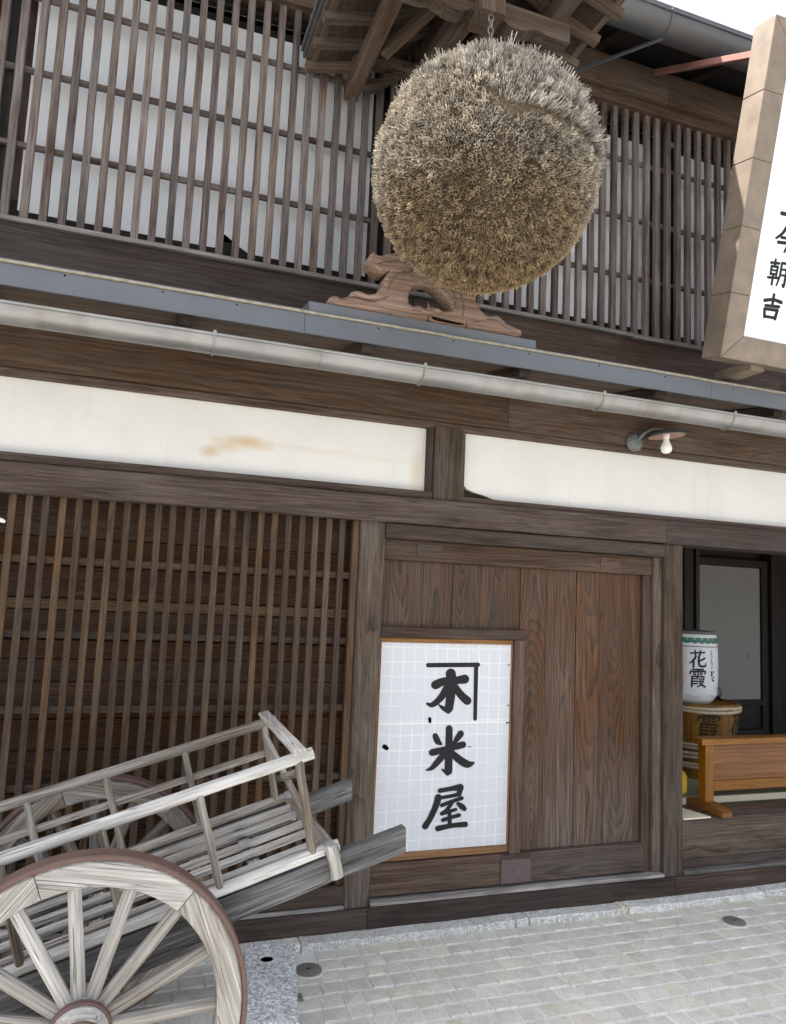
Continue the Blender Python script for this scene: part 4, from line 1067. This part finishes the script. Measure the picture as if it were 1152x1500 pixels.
# low barrier
def barrier():
    t = thing('low_barrier', (4.2, .15, .347), 'low orange brown wooden barrier with a solid panel on the shop floor', 'barrier')
    x0 = 3.335
    box('top_rail', x0, 5.1, .105, .195, .735, .772, 'orange', t, .003, 0)
    box('panel', x0+.102, 5.0, .140, .162, .520, .733, 'orange_dk', t, .002, 0)
    box('lower_rail', x0+.102, 5.0, .134, .168, .458, .518, 'orange', t, .003, 0)
    for xx in (x0+.036, 5.0):
        box('leg', xx, xx+.064, .118, .182, .395, .734, 'orange', t, .003, 2)
        pts = [(xx-.004, -.02, .348), (xx-.004, .33, .3485), (xx-.004, .33, .372), (xx-.004, .22, .404), (xx-.004, .08, .404), (xx-.004, -.02, .380)]
        link('foot', slab_mesh(pts, .072, (1, 0, 0)), 'orange_dk', t)
barrier()

# barrels
def cyl_map(cx, cy, rad_at, ang0):
    def fn(a, z, k):
        r_ = rad_at(z)+.0016+k; th = ang0+a/r_
        return (cx+r_*math.cos(th), cy+r_*math.sin(th), z)
    return fn
hana = [[(8, 18, 6), (92, 12, 7)], [(34, 0, 6), (36, 30, 7)], [(66, 0, 6), (62, 28, 7)], [(38, 36, 8), (24, 60, 8), (2, 78, 5)], [(24, 56, 8), (24, 100, 8)], [(56, 36, 9), (57, 84, 9), (72, 95, 9), (96, 92, 8), (98, 76, 4)], [(92, 46, 8), (72, 58, 7), (50, 66, 5)]]
kasumi = [[(18, 4, 6), (84, 2, 6)], [(6, 16, 7), (4, 30, 6)], [(6, 16, 6), (94, 13, 7), (90, 28, 5)], [(50, 4, 7), (50, 38, 6)], [(24, 22, 5), (36, 25, 5)], [(24, 32, 5), (36, 34, 5)], [(62, 22, 5), (76, 23, 5)], [(62, 32, 5), (76, 33, 5)],
          [(16, 44, 6), (46, 43, 6)], [(46, 43, 6), (45, 58, 5)], [(18, 57, 5), (44, 56, 5)], [(16, 44, 7), (15, 102, 7)], [(18, 72, 6), (46, 70, 6)], [(18, 86, 6), (46, 84, 6)], [(54, 45, 6), (88, 44, 6)], [(88, 44, 6), (86, 58, 5)], [(56, 58, 5), (86, 57, 5)],
          [(56, 70, 6), (84, 68, 6)], [(84, 68, 6), (70, 88, 6), (48, 102, 5)], [(58, 74, 5), (74, 90, 7), (96, 101, 7)]]
def rad_fun(prof):
    def f(z):
        for (r0, z0), (r1, z1) in zip(prof[:-1], prof[1:]):
            if z0 <= z <= z1 and z1 > z0: return r0+(r1-r0)*(z-z0)/(z1-z0)
        return prof[-1][0]
    return f
def put_char(st, cx, cy, rf, ang, zc, w, h, mat, parent, name='painted_character'):
    fn = cyl_map(cx, cy, rf, ang)
    link(name, stroke_mesh(st, lambda x, y, k: fn((x-50)/100*w, zc-(y-50)/100*h, k), .00005), mat, parent)
def barrels():
    cx, cy = 3.965, .86; zb = .386
    t = thing('wooden_tub', (cx, cy, zb), 'golden wooden sake tub bound with pale rope hoops below the white barrel', 'barrel')
    prof = [(.245, zb), (.262, .62), (.275, .80), (.282, .895)]
    rf = rad_fun(prof)
    ns = 26
    for k in range(ns):
        a0, a1 = 2*math.pi*k/ns+.004, 2*math.pi*(k+1)/ns-.004
        bm = bmesh.new(); inn, outp = [], []
        for (r_, z) in prof:
            row = [bm.verts.new(((r_+dr)*math.cos(a)-.27*math.cos((a0+a1)/2), (r_+dr)*math.sin(a)-.27*math.sin((a0+a1)/2), z-zb)) for dr in (0, -.02) for a in (a0, (a0+a1)/2, a1)]
            outp.append(row)
        for i in range(len(prof)-1):
            A, Bq = outp[i], outp[i+1]
            for lo in ((0, 1), (1, 2), (2, 5), (5, 4), (4, 3), (3, 0)): bm.faces.new((A[lo[0]], A[lo[1]], Bq[lo[1]], Bq[lo[0]]))
        for row in (outp[0], outp[-1]): bm.faces.new((row[0], row[1], row[2], row[5], row[4], row[3]))
        bmesh.ops.recalc_face_normals(bm, faces=bm.faces)
        me = bpy.data.meshes.new('stave'); bm.to_mesh(me); bm.free()
        # turn local axes so the grain runs up the stave
        rot = Matrix.Rotation(R(90), 4, 'Y'); me.transform(rot.inverted())
        am = (a0+a1)/2
        link('stave', me, 'tub', t, Matrix.Translation((cx+.27*math.cos(am), cy+.27*math.sin(am), zb)) @ rot)
    link('lid', lathe_mesh([(.001, .872), (.263, .872), (.263, .885), (.001, .885)], 40), 'tub', t, Matrix.Translation((cx, cy, 0)))
    for z, r_ in ((.868, .013), (.845, .012), (.62, .012), (.598, .011), (.555, .012), (.532, .011), (.488, .012), (.465, .011)):
        q = [(cx+(rf(z)+r_*.6)*math.cos(a), cy+(rf(z)+r_*.6)*math.sin(a), z+.003*math.sin(3*a+z*50)) for a in [i*2*math.pi/48 for i in range(48)]]
        link('hoop', tube_mesh(q, r_, 8, closed=True, seed=int(z*1000), jit=.06), 'bamboo', t)
    link('cord', tube_mesh([(cx+.291*math.cos(a)+0, cy+.291*math.sin(a), .872+.012*math.sin(9*a)) for a in [i*2*math.pi/60 for i in range(60)]], .004, 6, closed=True), 'straw', t)
    put_char([[(x, y, w*1.35) for x, y, w in q] for q in kasumi], cx, cy, rf, R(-115), .755, .150, .165, 'inkbrown', t)
    put_char([[(x, y, w*1.35) for x, y, w in q] for q in hana], cx, cy, rf, R(-64), .765, .140, .17, 'inkbrown', t)
    # small dark keg on the tub
    k = thing('small_keg', (4.14, .90, .886), 'small dark straw-wrapped keg lying on top of the wooden tub', 'keg')
    link('keg_body', lathe_mesh([(.001, -.07), (.038, -.07), (.043, -.05), (.046, 0), (.043, .05), (.038, .07), (.001, .07)], 20), 'straw', k, Matrix.Translation((4.135, .90, .940)) @ Matrix.Rotation(R(84), 4, 'Y'))
    for dx in (-.045, .045): link('keg_rope', tube_mesh([(4.135+dx, .90+.046*math.cos(a), .940+.046*math.sin(a)) for a in [i*math.pi/8 for i in range(16)]], .004, 6, closed=True), 'straw', k)
    link('keg_strap', tube_mesh([(4.06, .86, .900), (4.09, .84, .925), (4.14, .835, .915), (4.17, .84, .895)], .008, 6), 'black', k)
    # white wrapped barrel
    bx, by, b0 = 3.868, .84, .888
    w = thing('white_barrel', (bx, by, b0), 'white wrapped sake barrel with green wave border and black characters on the tub', 'barrel')
    pr = [(.150, b0), (.178, .925), (.192, .96), (.200, 1.06), (.202, 1.18), (.198, 1.30), (.192, 1.366), (.186, 1.374)]
    rfw = rad_fun(pr)
    bm = bmesh.new(); n = 56; rows = []
    for (r_, z) in [(.15, b0)]+pr[1:]:
        rows.append([bm.verts.new(((r_+(.004*math.sin(k*1.9)+.003*math.sin(k*.83) if z < .95 else .0012*math.sin(k*1.3)))*math.cos(2*math.pi*k/n), r_*math.sin(2*math.pi*k/n), z-b0)) for k in range(n)])
    for i in range(len(rows)-1):
        for k_ in range(n): bm.faces.new((rows[i][k_], rows[i][(k_+1) % n], rows[i+1][(k_+1) % n], rows[i+1][k_]))
    bm.faces.new(rows[0]); bm.faces.new(rows[-1]); bmesh.ops.recalc_face_normals(bm, faces=bm.faces)
    me = bpy.data.meshes.new('wrap'); bm.to_mesh(me); bm.free(); smooth(me, 60)
    link('wrap', me, 'wrap', w, Matrix.Translation((bx, by, b0)))
    link('straw_top', lathe_mesh([(.186, 1.366), (.190, 1.376), (.182, 1.392), (.12, 1.398), (.001, 1.398)], 40), 'straw', w, Matrix.Translation((bx, by, 0)))
    fn = cyl_map(bx, by, rfw, R(-96))
    waves = []
    for i in range(-9, 10):
        waves.append([(i*.050-.022, 1.318, .020), (i*.050, 1.333, .036), (i*.050+.022, 1.318, .020)])
    link('green_wave_border', stroke_mesh(waves, lambda x, z, k: fn(x, z, k), .00004), 'green', w)
    for z in (1.345, 1.288):
        link('border_line', stroke_mesh([[(-.30+.05*i, z, .006) for i in range(13)]], lambda x, q, k: fn(x, q, k)), 'green' if z > 1.3 else 'straw', w)
    put_char([[(x, y, w*1.5) for x, y, w in q] for q in hana], bx, by, rfw, R(-112), 1.205, .115, .115, 'ink', w)
    put_char([[(x, y, w*1.5) for x, y, w in q] for q in kasumi], bx, by, rfw, R(-112), 1.075, .115, .120, 'ink', w)
    r = random.Random(4)
    col_ = [[(-.0+r.uniform(-4, 4), 4+i*9, 5), (r.uniform(4, 10), 5+i*9, 4)] for i in range(11)]
    fr_ = cyl_map(bx, by, rfw, R(-82))
    link('small_print', stroke_mesh(col_, lambda x, y_, k: fr_(x*.0016, 1.265-y_*.0013, k), .00004), 'straw', w)
    dots = [[(r.uniform(-14, 16), r.uniform(0, 60), 7)]*2 for i in range(10)]
    dots = [[d[0], (d[0][0]+3, d[0][1]+3, 6)] for d in dots]
    link('petal_print', stroke_mesh(dots, lambda x, y_, k: fr_(x*.0018, 1.125-y_*.0013, k), .00004), 'ink', w)
    fl_ = cyl_map(bx, by, rfw, R(-140))
    pk = [[(r.uniform(-14, 8), i*11, 7), (r.uniform(10, 16), i*11+2, 6)] for i in range(12)]
    link('faded_print', stroke_mesh(pk, lambda x, y_, k: fl_(x*.0016, 1.25-y_*.0017, k), .00004), 'pink', w)
    for z in (.955,):
        link('rope', tube_mesh([(bx+(rfw(z)+.002)*math.cos(a), by+(rfw(z)+.002)*math.sin(a), z+.012*math.sin(7*a)) for a in [i*2*math.pi/64 for i in range(64)]], .0035, 6, closed=True), 'wrap', w)
barrels()
# yellow bundle and mat
yb = thing('yellow_bundle', (3.30, .31, .386), 'yellow cloth-wrapped box on the floor beside the barrier leg', 'bundle')
me = prism_mesh(.30, .20, .145, .025, 8, .004, 77); smooth(me, 50)
link('wrapped_box', me, 'yellow', yb, Matrix.Translation((3.245, .40, .4605)))
link('cloth_fold', tube_mesh([(3.20, .297, .40), (3.225, .292, .47), (3.25, .297, .535)], [.006, .010, .005], 8), 'yellow', yb)
link('cloth_knot', tube_mesh([(3.24, .34, .535), (3.28, .33, .553), (3.32, .34, .548), (3.37, .35, .535)], [.008, .016, .018, .008], 8), 'yellow', yb)
mt_ = thing('cream_mat', (3.2, .1, .348), 'thin cream mat on the floor boards beside the right door post', 'mat')
link('mat_sheet', slab_mesh([(3.104, -.005, .3485), (3.30, .0, .3485), (3.24, .27, .3485), (3.104, .27, .3485)], .008, (0, 0, 1)), 'mat', mt_)
